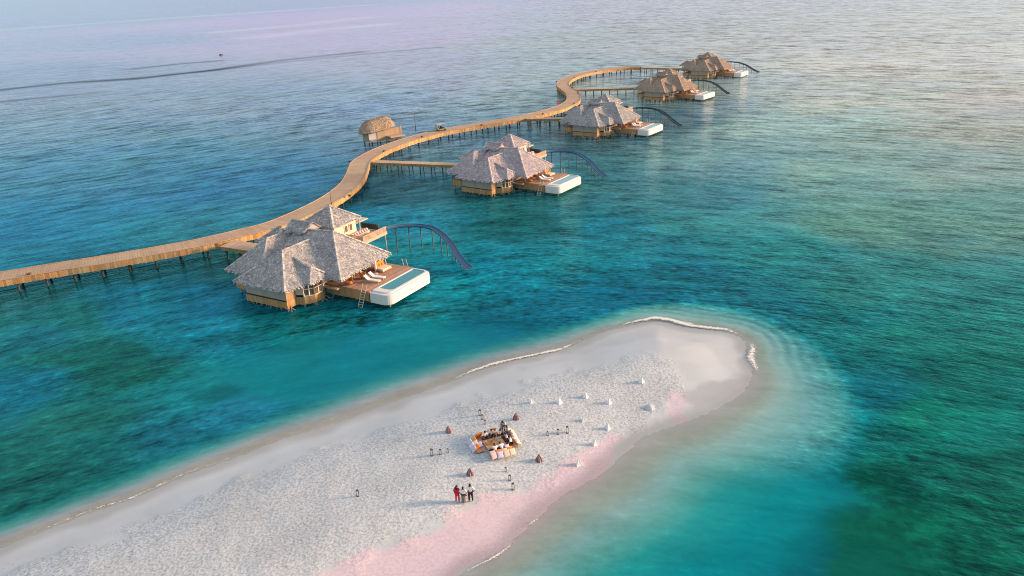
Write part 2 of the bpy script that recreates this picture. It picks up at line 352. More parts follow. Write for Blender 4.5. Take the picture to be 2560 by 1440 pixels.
# body colour by place, far sky reflection and jetty shade painted in (sRGB as seen, made linear)
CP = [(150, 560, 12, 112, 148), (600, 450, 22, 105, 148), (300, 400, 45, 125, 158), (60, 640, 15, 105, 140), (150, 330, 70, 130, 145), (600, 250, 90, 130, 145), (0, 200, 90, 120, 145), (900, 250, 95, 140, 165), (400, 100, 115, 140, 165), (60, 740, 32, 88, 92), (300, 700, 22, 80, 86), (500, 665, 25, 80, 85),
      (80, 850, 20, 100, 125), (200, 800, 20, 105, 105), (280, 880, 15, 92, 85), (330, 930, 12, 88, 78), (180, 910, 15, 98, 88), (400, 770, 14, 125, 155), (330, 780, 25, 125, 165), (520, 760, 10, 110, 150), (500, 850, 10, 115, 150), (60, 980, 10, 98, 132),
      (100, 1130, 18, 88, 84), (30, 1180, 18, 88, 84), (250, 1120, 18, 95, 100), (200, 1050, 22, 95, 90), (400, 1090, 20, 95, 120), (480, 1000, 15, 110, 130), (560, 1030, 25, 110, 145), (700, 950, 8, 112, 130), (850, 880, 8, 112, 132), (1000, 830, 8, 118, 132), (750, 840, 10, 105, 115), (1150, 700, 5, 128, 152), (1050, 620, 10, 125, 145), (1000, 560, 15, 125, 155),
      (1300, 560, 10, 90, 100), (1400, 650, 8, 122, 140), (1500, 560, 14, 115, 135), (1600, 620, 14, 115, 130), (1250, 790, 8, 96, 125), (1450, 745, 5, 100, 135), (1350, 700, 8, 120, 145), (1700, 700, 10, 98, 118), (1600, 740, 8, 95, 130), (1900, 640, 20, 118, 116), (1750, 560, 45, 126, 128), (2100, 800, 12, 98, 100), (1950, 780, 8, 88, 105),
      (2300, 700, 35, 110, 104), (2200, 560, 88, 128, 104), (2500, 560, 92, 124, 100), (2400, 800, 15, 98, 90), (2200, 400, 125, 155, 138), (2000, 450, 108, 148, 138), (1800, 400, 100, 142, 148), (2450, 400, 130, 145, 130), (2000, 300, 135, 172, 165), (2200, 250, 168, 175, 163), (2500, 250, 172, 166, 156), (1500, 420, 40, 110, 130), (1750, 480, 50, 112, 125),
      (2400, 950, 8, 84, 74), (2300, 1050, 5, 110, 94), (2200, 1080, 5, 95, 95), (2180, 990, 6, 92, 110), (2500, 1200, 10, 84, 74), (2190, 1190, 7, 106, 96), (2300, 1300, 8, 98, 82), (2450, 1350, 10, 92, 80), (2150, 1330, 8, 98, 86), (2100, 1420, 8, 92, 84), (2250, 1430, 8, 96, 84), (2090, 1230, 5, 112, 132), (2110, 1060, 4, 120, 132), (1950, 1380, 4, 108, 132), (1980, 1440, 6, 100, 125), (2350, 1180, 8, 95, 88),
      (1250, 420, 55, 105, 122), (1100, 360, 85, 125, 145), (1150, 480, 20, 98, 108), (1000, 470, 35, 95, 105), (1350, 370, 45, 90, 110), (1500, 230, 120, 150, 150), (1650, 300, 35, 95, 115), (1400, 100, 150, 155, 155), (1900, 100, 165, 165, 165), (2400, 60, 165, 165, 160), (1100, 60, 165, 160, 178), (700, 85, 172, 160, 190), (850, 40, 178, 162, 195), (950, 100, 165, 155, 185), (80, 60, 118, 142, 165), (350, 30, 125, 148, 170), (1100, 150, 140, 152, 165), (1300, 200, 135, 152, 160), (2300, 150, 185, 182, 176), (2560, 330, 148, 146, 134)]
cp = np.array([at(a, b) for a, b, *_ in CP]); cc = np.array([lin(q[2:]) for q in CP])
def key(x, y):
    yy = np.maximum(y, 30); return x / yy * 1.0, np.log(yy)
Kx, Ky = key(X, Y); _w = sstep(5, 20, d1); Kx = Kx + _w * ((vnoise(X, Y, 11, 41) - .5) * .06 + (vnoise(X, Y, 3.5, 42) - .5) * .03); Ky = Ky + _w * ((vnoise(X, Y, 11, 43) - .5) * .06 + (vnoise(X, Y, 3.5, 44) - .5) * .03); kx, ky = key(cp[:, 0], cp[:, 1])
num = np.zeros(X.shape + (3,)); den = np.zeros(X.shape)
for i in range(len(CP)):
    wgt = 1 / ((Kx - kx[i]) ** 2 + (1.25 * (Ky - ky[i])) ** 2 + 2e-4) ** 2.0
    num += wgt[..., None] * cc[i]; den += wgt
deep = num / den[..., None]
SH = [(0, 172, 172, 172), (.12, 156, 170, 164), (.24, 122, 160, 166), (.38, 84, 152, 154), (.52, 34, 140, 146), (.72, 6, 126, 142), (1.0, 5, 110, 132)]
tt = np.array([q[0] for q in SH]); sc_ = np.array([lin(q[1:]) for q in SH])
SH2 = [(0, 182, 176, 168), (.14, 165, 164, 164), (.28, 128, 146, 162), (.45, 76, 138, 142), (.65, 34, 122, 132), (1.0, 14, 112, 132)]
t2_ = np.array([q[0] for q in SH2]); sc2 = np.array([lin(q[1:]) for q in SH2]); upper = sstep(-3, 3, Y - (52 + (X + 44) * .36)) * (1 - sstep(2, 16, X))
shal = np.stack([np.interp(t, tt, sc_[:, k]) for k in range(3)], -1); SH3 = [(0, 172, 172, 172), (.12, 158, 168, 162), (.3, 128, 164, 168), (.55, 104, 160, 166), (.76, 74, 152, 156), (.90, 16, 132, 146), (1.0, 4, 116, 134)]
t3_ = np.array([q[0] for q in SH3]); sc3 = np.array([lin(q[1:]) for q in SH3]); tipn = (sstep(56, 66, Y) * sstep(6, 22, X))[..., None]
shal = shal * (1 - tipn) + np.stack([np.interp(t, t3_, sc3[:, k]) for k in range(3)], -1) * tipn; shal2 = np.stack([np.interp(t, t2_, sc2[:, k]) for k in range(3)], -1); shal = shal * (1 - upper[..., None]) + shal2 * upper[..., None]
wdt = np.clip(d1, 0, None) + np.clip(d2, 0, None); k0 = np.interp(wdt, [6, 13, 18], [.28, .45, .82])
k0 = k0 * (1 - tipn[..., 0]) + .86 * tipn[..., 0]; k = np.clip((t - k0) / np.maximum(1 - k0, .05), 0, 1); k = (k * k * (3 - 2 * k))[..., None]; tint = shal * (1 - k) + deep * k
hue = (vnoise(X, Y, 9, 51) - .5) * .5 + (vnoise(X, Y, 24, 52) - .5) * .6; hue = .5 * hue * sstep(6, 20, d1) * (1 - sstep(300, 600, Y)); tint = tint * np.stack([1 + hue * .5, 1 + hue * .35, 1 - hue * .45], -1)
op = np.clip(.34 + t * 2.6, 0, 1)
refl = sstep(90, 700, Y)                                # far tint brightened, sky reflection painted into it
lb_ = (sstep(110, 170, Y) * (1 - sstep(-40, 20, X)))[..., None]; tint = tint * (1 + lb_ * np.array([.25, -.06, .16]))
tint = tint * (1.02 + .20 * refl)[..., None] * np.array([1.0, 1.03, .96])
# dark reef patches under the surface
reef = np.zeros(X.shape)
for px, py, rx, ry, a in ((285, 880, 9, 5, .35), (330, 925, 8, 3.5, .35), (560, 845, 3.2, 2.2, .5), (545, 985, 3.6, 2.0, .5), (2188, 1185, 3.3, 2.5, .85), (2240, 1215, 2.4, 1.3, .5), (2130, 1170, 1.6, 1.6, .5), (2260, 1262, 2.6, 2.4, .6), (2150, 1300, 4, 3, .45), (2100, 1380, 6, 4, .4), (1210, 797, 4, 1.6, .4), (95, 740, 6, 2.5, .4), (2540, 1240, 3, 3, .4), (2440, 1420, 3, 2, .4)):
    q = at(px, py); e = ((X - q[0]) / rx) ** 2 + ((Y - q[1]) / ry) ** 2; e = e * (1 + (vnoise(X, Y, 1.8, 9) - .5) * 1.1)
    reef = np.maximum(reef, a * (1 - sstep(.65, 1.10, e)))
pr = at(2360, 1260); region = (1 - sstep(.4, 1.0, ((X - pr[0]) / 24) ** 2 + ((Y - pr[1]) / 16) ** 2)) * sstep(.97, 1, t)
reef = np.maximum(reef, region * .22 * sstep(.50, .58, vnoise(X, Y, 3.4, 11) * .7 + vnoise(X, Y, 1.3, 12) * .3))
reef *= sstep(.8, .97, t)
tint = tint * (1 - reef[..., None] * np.array([.9, .62, .7]))
def line_d(pts):
    P_ = np.array([at(*q) for q in pts]); d_ = np.full(X.shape, 1e9)
    for a, b2 in zip(P_, P_[1:]):
        e_ = b2 - a; t_ = np.clip(((X - a[0]) * e_[0] + (Y - a[1]) * e_[1]) / (e_ @ e_), 0, 1); d_ = np.minimum(d_, np.hypot(X - a[0] - t_ * e_[0], Y - a[1] - t_ * e_[1]))
    return d_
lines = np.ones(X.shape)  # swell shade and bright streaks painted into the far water colour
for pts, wd_, am in (([(-200, 250), (0, 225), (169, 207), (337, 197), (436, 186), (527, 176), (703, 151), (900, 130)], 5, -.62), ([(316, 174), (436, 161), (545, 152)], 4, -.5), ([(500, 180), (703, 156), (900, 136), (1100, 118)], 4, -.35), ([(0, 255), (70, 248), (250, 232)], 4, -.4), ([(-100, 82), (0, 75), (369, 49), (900, 14)], 30, .14), ([(550, 80), (760, 62), (900, 45)], 22, .14), ([(650, 92), (800, 75), (950, 62)], 20, .14)):
    g_ = np.exp(-(line_d(pts) / wd_) ** 2) * (.55 + .9 * vnoise(X, Y, 60, 61)); lines = lines * (1 + am * g_)
# calmer patch beside the sandbank
pc = at(950, 900); calm = 1 - sstep(.3, 1.3, ((X - pc[0] - (Y - pc[1]) * .6) / 24) ** 2 + ((Y - pc[1]) / 12) ** 2)
pc2 = at(1850, 1330); calm = np.maximum(calm, 1 - sstep(.3, 1.3, ((X - pc2[0]) / 18) ** 2 + ((Y - pc2[1]) / 12) ** 2))
calm = np.maximum(calm, 1.0 * (1 - sstep(.35, 1.0, t)))
pt = at(1700, 760); rip = sstep(.15, .6, t) * (1 - sstep(5, 15, d1)) * (1 - sstep(12, 30, np.hypot(X - pt[0], (Y - pt[1]) * 1.0)))
mott = np.maximum(region, 1 - sstep(.5, 1.2, ((X - at(260, 900)[0]) / 16) ** 2 + ((Y - at(260, 900)[1]) / 9) ** 2)); mott = np.maximum(mott, .8 * (1 - sstep(.5, 1.3, ((X - at(150, 1140)[0]) / 12) ** 2 + ((Y - at(150, 1140)[1]) / 6) ** 2))) * sstep(.9, 1, t)
far = sstep(230, 420, Y - X * 0.0) * (1 - sstep(-150, 150, X))   # glassy beyond the reef edge on the left
Zs = np.zeros(X.shape)
gk = sstep(95, 330, Y + np.clip(X, 0, 300) * .55)[..., None]; rt_ = sstep(-.15, .35, X / np.maximum(Y, 1))[..., None]; gtint = np.array([.15, .64, .72]) * (1 - gk) + (np.array([.80, .90, 1.0]) * (1 - rt_) + np.array([.95, .955, .96]) * rt_) * gk
q_ = at(820, 55); lil = np.exp(-(((X / np.maximum(Y, 1) - q_[0] / q_[1]) / .17) ** 2)) * sstep(500, 900, Y); gtint = gtint * (1 + lil[..., None] * np.array([.05, -.06, .03])); gtint = np.clip(gtint * np.clip(lines, .25, 1.3)[..., None], 0, 1); tint = tint * lines[..., None]  # lilac sheen painted into the far reflection colour
m, n, p = new_mat('water'); M['water'] = m
pos = N(n, 'ShaderNodeNewGeometry').outputs['Position']; sp = N(n, 'ShaderNodeSeparateXYZ'); n.links.new(pos, sp.inputs[0])
x_, y_ = sp.outputs[0], sp.outputs[1]
pp = mth(n, 'MULTIPLY_ADD', mth(n, 'SQRT', mth(n, 'MULTIPLY_ADD', x_, x_, 2500.0)), .62, y_)
def wv(sx, sy, scale, detail=2.0, seed=0.0):
    c_ = N(n, 'ShaderNodeCombineXYZ'); n.links.new(mth(n, 'MULTIPLY', x_, sx), c_.inputs[0]); n.links.new(mth(n, 'MULTIPLY', pp, sy), c_.inputs[1]); c_.inputs[2].default_value = seed
    q = N(n, 'ShaderNodeTexNoise', Scale=scale, Detail=detail, Roughness=.55); n.links.new(c_.outputs[0], q.inputs['Vector']); return q.outputs[0]
fine = wv(.55, 1, 1.45, 5.0); mid = wv(.42, 1, .42, 3.0, 3.0); swell = wv(.26, 1, .11, 3.0, 7.0); big = wv(.25, 1, .02, 2.0, 9.0)
acalm = N(n, 'ShaderNodeAttribute', attribute_name='calm').outputs['Fac']; arip = N(n, 'ShaderNodeAttribute', attribute_name='rip').outputs['Fac']; adist = N(n, 'ShaderNodeAttribute', attribute_name='dist').outputs['Fac']; afar = N(n, 'ShaderNodeAttribute', attribute_name='far').outputs['Fac']
gust = N(n, 'ShaderNodeMapRange'); gust.inputs[1].default_value = .35; gust.inputs[2].default_value = .65; gust.inputs[3].default_value = .75; gust.inputs[4].default_value = 1.12; n.links.new(big, gust.inputs[0])
amp = mth(n, 'MULTIPLY', gust.outputs[0], mth(n, 'MULTIPLY_ADD', acalm, -.86, 1.0)); amp = mth(n, 'MULTIPLY', amp, mth(n, 'MULTIPLY_ADD', afar, -.75, 1.0))
h = mth(n, 'MULTIPLY', fine, .24); h = mth(n, 'MULTIPLY_ADD', mid, .34, h); h = mth(n, 'MULTIPLY_ADD', swell, .5, h); h = mth(n, 'MULTIPLY', h, amp)
h = mth(n, 'MULTIPLY_ADD', mth(n, 'MULTIPLY', mth(n, 'SINE', mth(n, 'MULTIPLY', adist, 4.2)), arip), .03, h)
b = N(n, 'ShaderNodeBump', Strength=1.0, Distance=1.0); n.links.new(h, b.inputs['Height']); n.links.new(b.outputs[0], p.inputs['Normal'])
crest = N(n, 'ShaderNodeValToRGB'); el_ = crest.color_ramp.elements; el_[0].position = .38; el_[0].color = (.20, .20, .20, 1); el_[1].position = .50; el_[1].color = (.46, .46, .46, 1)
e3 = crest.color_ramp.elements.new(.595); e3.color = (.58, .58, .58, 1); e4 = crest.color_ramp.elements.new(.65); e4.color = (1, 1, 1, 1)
n.links.new(mth(n, 'ADD', mth(n, 'MULTIPLY', fine, .78), mth(n, 'MULTIPLY', mid, .22)), crest.inputs[0])      # wave highlights and trough shade painted into the tint
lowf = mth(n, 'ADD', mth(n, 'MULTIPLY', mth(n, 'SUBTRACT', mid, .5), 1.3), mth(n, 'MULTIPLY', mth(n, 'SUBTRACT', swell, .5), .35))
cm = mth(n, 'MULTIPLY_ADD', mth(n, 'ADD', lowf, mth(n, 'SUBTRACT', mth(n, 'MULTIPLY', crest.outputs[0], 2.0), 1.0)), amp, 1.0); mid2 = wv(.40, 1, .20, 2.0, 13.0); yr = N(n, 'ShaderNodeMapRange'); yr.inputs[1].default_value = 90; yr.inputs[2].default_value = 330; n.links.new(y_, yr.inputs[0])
farw = mth(n, 'ADD', mth(n, 'MULTIPLY', mth(n, 'SUBTRACT', mid2, .5), 2.4), mth(n, 'MULTIPLY', mth(n, 'SUBTRACT', swell, .5), 1.8)); farw = mth(n, 'ADD', farw, mth(n, 'MULTIPLY', mth(n, 'SUBTRACT', mid, .5), 4.2)); farw = mth(n, 'MULTIPLY', farw, mth(n, 'MULTIPLY_ADD', yr.outputs[0], .62, .14)); farw = mth(n, 'MULTIPLY', farw, mth(n, 'MULTIPLY_ADD', afar, -.65, 1.0))  # far wave light and dark painted into tint and reflection share
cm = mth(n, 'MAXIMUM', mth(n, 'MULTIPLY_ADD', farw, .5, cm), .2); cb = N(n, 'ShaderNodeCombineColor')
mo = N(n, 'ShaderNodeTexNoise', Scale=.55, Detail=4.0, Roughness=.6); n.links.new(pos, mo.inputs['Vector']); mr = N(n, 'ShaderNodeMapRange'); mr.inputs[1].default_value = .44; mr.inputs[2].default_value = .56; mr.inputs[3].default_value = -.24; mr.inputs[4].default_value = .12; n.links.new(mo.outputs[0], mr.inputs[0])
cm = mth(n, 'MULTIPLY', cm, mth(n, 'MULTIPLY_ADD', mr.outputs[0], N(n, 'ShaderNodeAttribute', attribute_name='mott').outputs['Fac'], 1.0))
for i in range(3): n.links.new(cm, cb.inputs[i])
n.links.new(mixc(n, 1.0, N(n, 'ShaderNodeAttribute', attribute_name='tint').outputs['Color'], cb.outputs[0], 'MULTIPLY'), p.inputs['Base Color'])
p.inputs['Roughness'].default_value = .07; p.inputs['IOR'].default_value = 1.333; p.inputs['Specular IOR Level'].default_value = .18
tr = N(n, 'ShaderNodeBsdfTransparent'); mx = N(n, 'ShaderNodeMixShader'); outp = n.nodes['Material Output']; p.inputs['Specular IOR Level'].default_value = 0.0; p.inputs['Roughness'].default_value = 1.0
fr_ = N(n, 'ShaderNodeFresnel', IOR=1.333); n.links.new(b.outputs[0], fr_.inputs['Normal']); gl = N(n, 'ShaderNodeBsdfGlossy', Roughness=.15); n.links.new(b.outputs[0], gl.inputs['Normal']); n.links.new(N(n, 'ShaderNodeAttribute', attribute_name='gtint').outputs['Color'], gl.inputs['Color'])
mg = N(n, 'ShaderNodeMixShader'); n.links.new(mth(n, 'MINIMUM', mth(n, 'MULTIPLY', fr_.outputs[0], mth(n, 'MAXIMUM', mth(n, 'ADD', farw, 1.0), .15)), 1.0), mg.inputs[0]); n.links.new(p.outputs[0], mg.inputs[1]); n.links.new(gl.outputs[0], mg.inputs[2])
n.links.new(N(n, 'ShaderNodeAttribute', attribute_name='op').outputs['Fac'], mx.inputs[0]); n.links.new(tr.outputs[0], mx.inputs[1]); n.links.new(mg.outputs[0], mx.inputs[2]); n.links.new(mx.outputs[0], outp.inputs[0])
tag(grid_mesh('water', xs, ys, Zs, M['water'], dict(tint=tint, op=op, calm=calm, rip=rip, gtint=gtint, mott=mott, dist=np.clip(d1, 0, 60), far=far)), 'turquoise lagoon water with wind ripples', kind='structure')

# surf along the shore: strips of ragged white foam
m, n, p = new_mat('foam'); M['foam'] = m
pos = N(n, 'ShaderNodeNewGeometry').outputs['Position']; f1 = N(n, 'ShaderNodeTexNoise', Scale=4.5, Detail=6.0, Roughness=.75); n.links.new(pos, f1.inputs['Vector'])
ae = N(n, 'ShaderNodeAttribute', attribute_name='edge').outputs['Fac']
th_ = mth(n, 'SUBTRACT', mth(n, 'ADD', f1.outputs[0], mth(n, 'MULTIPLY', ae, .42)), .72); al = mth(n, 'MULTIPLY', th_, 9.0); al = mth(n, 'MINIMUM', mth(n, 'MAXIMUM', al, 0.0), .92)
p.inputs['Base Color'].default_value = (.80, .80, .78, 1); p.inputs['Roughness'].default_value = .8; n.links.new(al, p.inputs['Alpha'])
def foam(pts, wd, label, peak=1.0, z=.05):
    P = np.array([at(*q) for q in pts]); L = [0]
    for a, b2 in zip(P, P[1:]): L.append(L[-1] + float(np.hypot(*(b2 - a))))
    n_ = max(6, int(L[-1] / .3)); V, F, A = [], [], []; k_ = 7
    for i in range(n_ + 1):
        s_ = L[-1] * i / n_; c_ = np.array([np.interp(s_, L, P[:, 0]), np.interp(s_, L, P[:, 1])]); c2 = np.array([np.interp(min(s_ + .4, L[-1]), L, P[:, 0]), np.interp(min(s_ + .4, L[-1]), L, P[:, 1])]); c1 = np.array([np.interp(max(s_ - .4, 0), L, P[:, 0]), np.interp(max(s_ - .4, 0), L, P[:, 1])])
        d_ = (c2 - c1) / (np.hypot(*(c2 - c1)) + 1e-9); nn = np.array([-d_[1], d_[0]]); e_ = math.sin(math.pi * i / n_) ** .35
        ww = wd * (.55 + .9 * float(vnoise(np.array([s_]), np.array([wd * 37]), 1.7, 21)[0])) * e_
        for j in range(k_):
            q = (j / (k_ - 1) - .5) * 2; V.append((c_[0] + nn[0] * q * ww, c_[1] + nn[1] * q * ww, z + .10 * peak * (1 - q * q) * e_)); A.append((1 - abs(q)) * e_ * peak)
    for i in range(n_):
        for j in range(k_ - 1): a = i * k_ + j; F.append((a, a + 1, a + k_ + 1, a + k_))
    me = bpy.data.meshes.new('foam'); me.from_pydata(V, [], F); t_ = me.attributes.new('edge', 'FLOAT', 'POINT'); t_.data.foreach_set('value', A); me.materials.append(M['foam'])
    me.polygons.foreach_set('use_smooth', [True] * len(F)); o = bpy.data.objects.new('foam', me); C.objects.link(o); tag(o, label, 'foam', kind='stuff'); return o
foam([(1120, 955), (1180, 929), (1233, 911), (1300, 896), (1400, 875), (1434, 860), (1460, 848)], .62, 'white surf line on the villa side of the sandbank')
foam([(1540, 821), (1570, 809), (1600, 803), (1637, 796), (1670, 800), (1722, 815), (1780, 822), (1816, 825), (1860, 842)], .75, 'white surf curling around the sandbank tip', 1.1)
foam([(1637, 792), (1660, 797), (1700, 806), (1760, 816)], .6, 'thin second line of surf off the sandbank tip', .8)
foam([(1874, 852), (1882, 875), (1876, 893), (1886, 912), (1893, 936)], 1.0, 'splash of white surf at the right side of the tip', .9)
foam([(1153, 1436), (1208, 1409), (1240, 1393), (1268, 1373), (1290, 1350)], .28, 'thin white wavelet on the near rosy shore', .85)
foam([(1318, 1321), (1330, 1308), (1352, 1296)], .22, 'small wavelet curl on the rosy shore', .85)
foam([(0, 1367), (56, 1345), (231, 1276), (331, 1246), (462, 1185), (562, 1151), (640, 1120)], .35, 'faint cream swash line on the left shore', .62)

# ================================================================== JETTY
JZ = 2.3
CL = [(-175, 78), (-150, 88), (-120, 100), (-100, 108), (-80.4, 116), (-75.1, 118.4), (-69.5, 120.6), (-64.1, 122.9), (-58.1, 125.8), (-52.8, 128.7), (-47.6, 132.7), (-43.0, 136.8), (-39.6, 142.9), (-37.2, 148.8), (-35.4, 154.5), (-34.2, 160.9), (-33.7, 167.2), (-33.9, 173.5), (-34.4, 179.5), (-34.8, 185.5), (-34.2, 190.5), (-32.2, 198), (-28.6, 206), (-24, 213.5), (-18, 220.5), (-10.5, 226.3), (-2, 231.6), (5.5, 237), (12.5, 243.8), (18.3, 251.2),
      (21.6, 258.1), (23.4, 264.2), (24.2, 270.5), (24.6, 276.5), (24.6, 282.8), (24.1, 288.8), (23.4, 295.1), (23.0, 301.1), (23.4, 306.9), (24.4, 312.6), (25.9, 318.2), (28, 323.9), (30.5, 329.1), (33.3, 333.7), (37.2, 338.1), (41.6, 341.9), (46.6, 345.3), (51.5, 347.4), (56, 348.3), (60.3, 347.2)]
def spline(P, step):
    P = np.array(P, float); out = []
    for i in range(len(P) - 1):
        p0, p1, p2, p3 = P[max(i - 1, 0)], P[i], P[i + 1], P[min(i + 2, len(P) - 1)]
        for t_ in np.linspace(0, 1, 12, endpoint=False):
            out.append(.5 * (2 * p1 + (p2 - p0) * t_ + (2 * p0 - 5 * p1 + 4 * p2 - p3) * t_ ** 2 + (3 * p1 - p0 - 3 * p2 + p3) * t_ ** 3))
    out.append(P[-1]); out = np.array(out); L = np.concatenate([[0], np.cumsum(np.linalg.norm(np.diff(out, axis=0), axis=1))])
    n_ = int(L[-1] / step); s_ = np.linspace(0, L[-1], n_ + 1)
    return np.stack([np.interp(s_, L, out[:, k_]) for k_ in range(out.shape[1])], 1)
def frames(P):
    T = np.gradient(P[:, :2], axis=0); T /= np.linalg.norm(T, axis=1)[:, None]; return T, np.stack([-T[:, 1], T[:, 0]], 1)
P = spline(CL, .42); T, Nn = frames(P); HW = 2.4
jet = thing('jetty', 'long curving timber jetty on dark piles linking all the villas', 'jetty', (P[0][0], P[0][1], 0))
def off(o): # keep children in world coordinates below an empty that is only moved
    return (o.location.x, o.location.y)
def rel(mb, o):
    ox, oy, oz = o.location; mb.v = [(a - ox, b2 - oy, c - oz) for a, b2, c in mb.v]; return mb
mb = MB()
for i in range(len(P) - 1):
    a, b2 = P[i], P[i] * .04 + P[i + 1] * .96; tn = random.uniform(.92, 1.07) * (1 + .12 * (vnoise(np.array([P[i][0]]), np.array([P[i][1]]), 14, 31)[0] - .5))
    q = [(*(a + Nn[i] * HW), JZ), (*(a - Nn[i] * HW), JZ), (*(b2 - Nn[i + 1] * HW), JZ), (*(b2 + Nn[i + 1] * HW), JZ)]
    mb.poly(q, tn)
rel(mb, jet).build('deck_boards', 'board', jet)
mb = MB()
for i in range(len(P) - 1):
    mb.poly([(*(P[i] + Nn[i] * (HW - .05)), JZ - .05), (*(P[i] - Nn[i] * (HW - .05)), JZ - .05), (*(P[i + 1] - Nn[i + 1] * (HW - .05)), JZ - .05), (*(P[i + 1] + Nn[i + 1] * (HW - .05)), JZ - .05)], .5)
rel(mb, jet).build('underdeck', 'pile', jet)
for sgn in (1, -1):
    mb = MB(); Pf = spline(CL, .3); Tf, Nf = frames(Pf)
    for i in range(len(Pf) - 1):
        a = Pf[i] + Nf[i] * sgn * (HW + .03); b2 = Pf[i] * .06 + Pf[i + 1] * .94 + Nf[i + 1] * sgn * (HW + .03); zb = JZ - .95 + random.uniform(-.07, .07)
        mb.beam((*a, (zb + JZ - .02) / 2), (*b2, (zb + JZ - .02) / 2), .05 + random.uniform(0, .02), JZ - .02 - zb, random.uniform(.7, 1.3) * (.85 + .4 * vnoise(np.array([a[0]]), np.array([a[1]]), 5, 33)[0]))
    rel(mb, jet).build('side_cladding', 'plank', jet)
# kerb rail along both edges
mb = MB()
for sgn in (1, -1):
    mb = MB()
    for i in range(0, len(P) - 3, 3): mb.beam((*(P[i] + Nn[i] * sgn * (HW - .12)), JZ + .06), (*(P[i + 3] + Nn[i + 3] * sgn * (HW - .12)), JZ + .06), .12, .09, random.uniform(.8, 1.1))
    rel(mb, jet).build('kerb', 'board', jet)
cnt = 0; rest = MB(); Pp = spline(CL, 4.0); Tp, Np = frames(Pp)
order = sorted([(i, s_) for i in range(9, len(Pp)) for s_ in (-1, 1)], key=lambda q: math.hypot(*Pp[q[0]]))
for i, s_ in order:
    c_ = Pp[i] + Np[i] * s_ * 1.95; mb = MB() if cnt < 99 else rest; r_ = random.uniform(.15, .2)
    mb.tube([(c_[0], c_[1], -1.5), (c_[0] + random.uniform(-.04, .04), c_[1], JZ - .3)], r_, 8, random.uniform(.7, 1.5))
    if s_ == -1: mb.beam((*(Pp[i] + Np[i] * 2.2), JZ - .42), (*(Pp[i] - Np[i] * 2.2), JZ - .42), .2, .24, .9)
    if cnt < 99: rel(mb, jet).build('pile', 'pile', jet)
    cnt += 1
tag(rel(rest, jet).build('pile', 'pile', jet), kind='stuff')

# low lamps on the jetty's edge
lamp0 = None
LP = [(-49.6, 126.0, 'at the first villa turning'), (-41.1, 134.4, 'behind the first villa roof'), (-31.9, 154.2, 'on the bend past the first villa'), (-30.6, 196.6, 'just past the second footbridge'), (-22.5, 213.2, 'opposite the thatched service hut'), (-6.4, 226.2, 'beyond the parked buggy'), (12.0, 239.8, 'just before the S bend'), (23.2, 256.9, 'on the inner side of the S bend'), (26.6, 279.0, 'near the fourth footbridge'), (25.7, 292.8, 'beyond the fourth footbridge'), (29.2, 320.9, 'on the far bend'), (39.9, 337.2, 'on the far straight stretch'), (21.5, 312.2, 'on the outer edge of the far bend'), (-37.6, 186.5, 'on the outer edge above the second footbridge'), (-75.8, 115.9, 'on the left stretch of the jetty')]
for i, (x, y, ph) in enumerate(LP):
    lb = 'low brown deck lamp on the jetty edge ' + ph
    if lamp0 is None:
        lamp0 = thing('deck_lamp', lb, 'deck lamp', (x, y, JZ), .6, 'low lamps along the jetty')
        mb = MB(); mb.box(-.2, .2, -.2, .2, 0, .22); mb.build('lamp_base', 'lampbrown', lamp0)
        mb = MB(); mb.box(-.36, .36, -.30, .30, .26, .34); mb.box(-.1, .1, -.1, .1, .2, .27, 1.4); mb.build('lamp_cap', 'lampbrown', lamp0)
    else: dup(lamp0, lb, (x, y, JZ), random.uniform(0, 3))

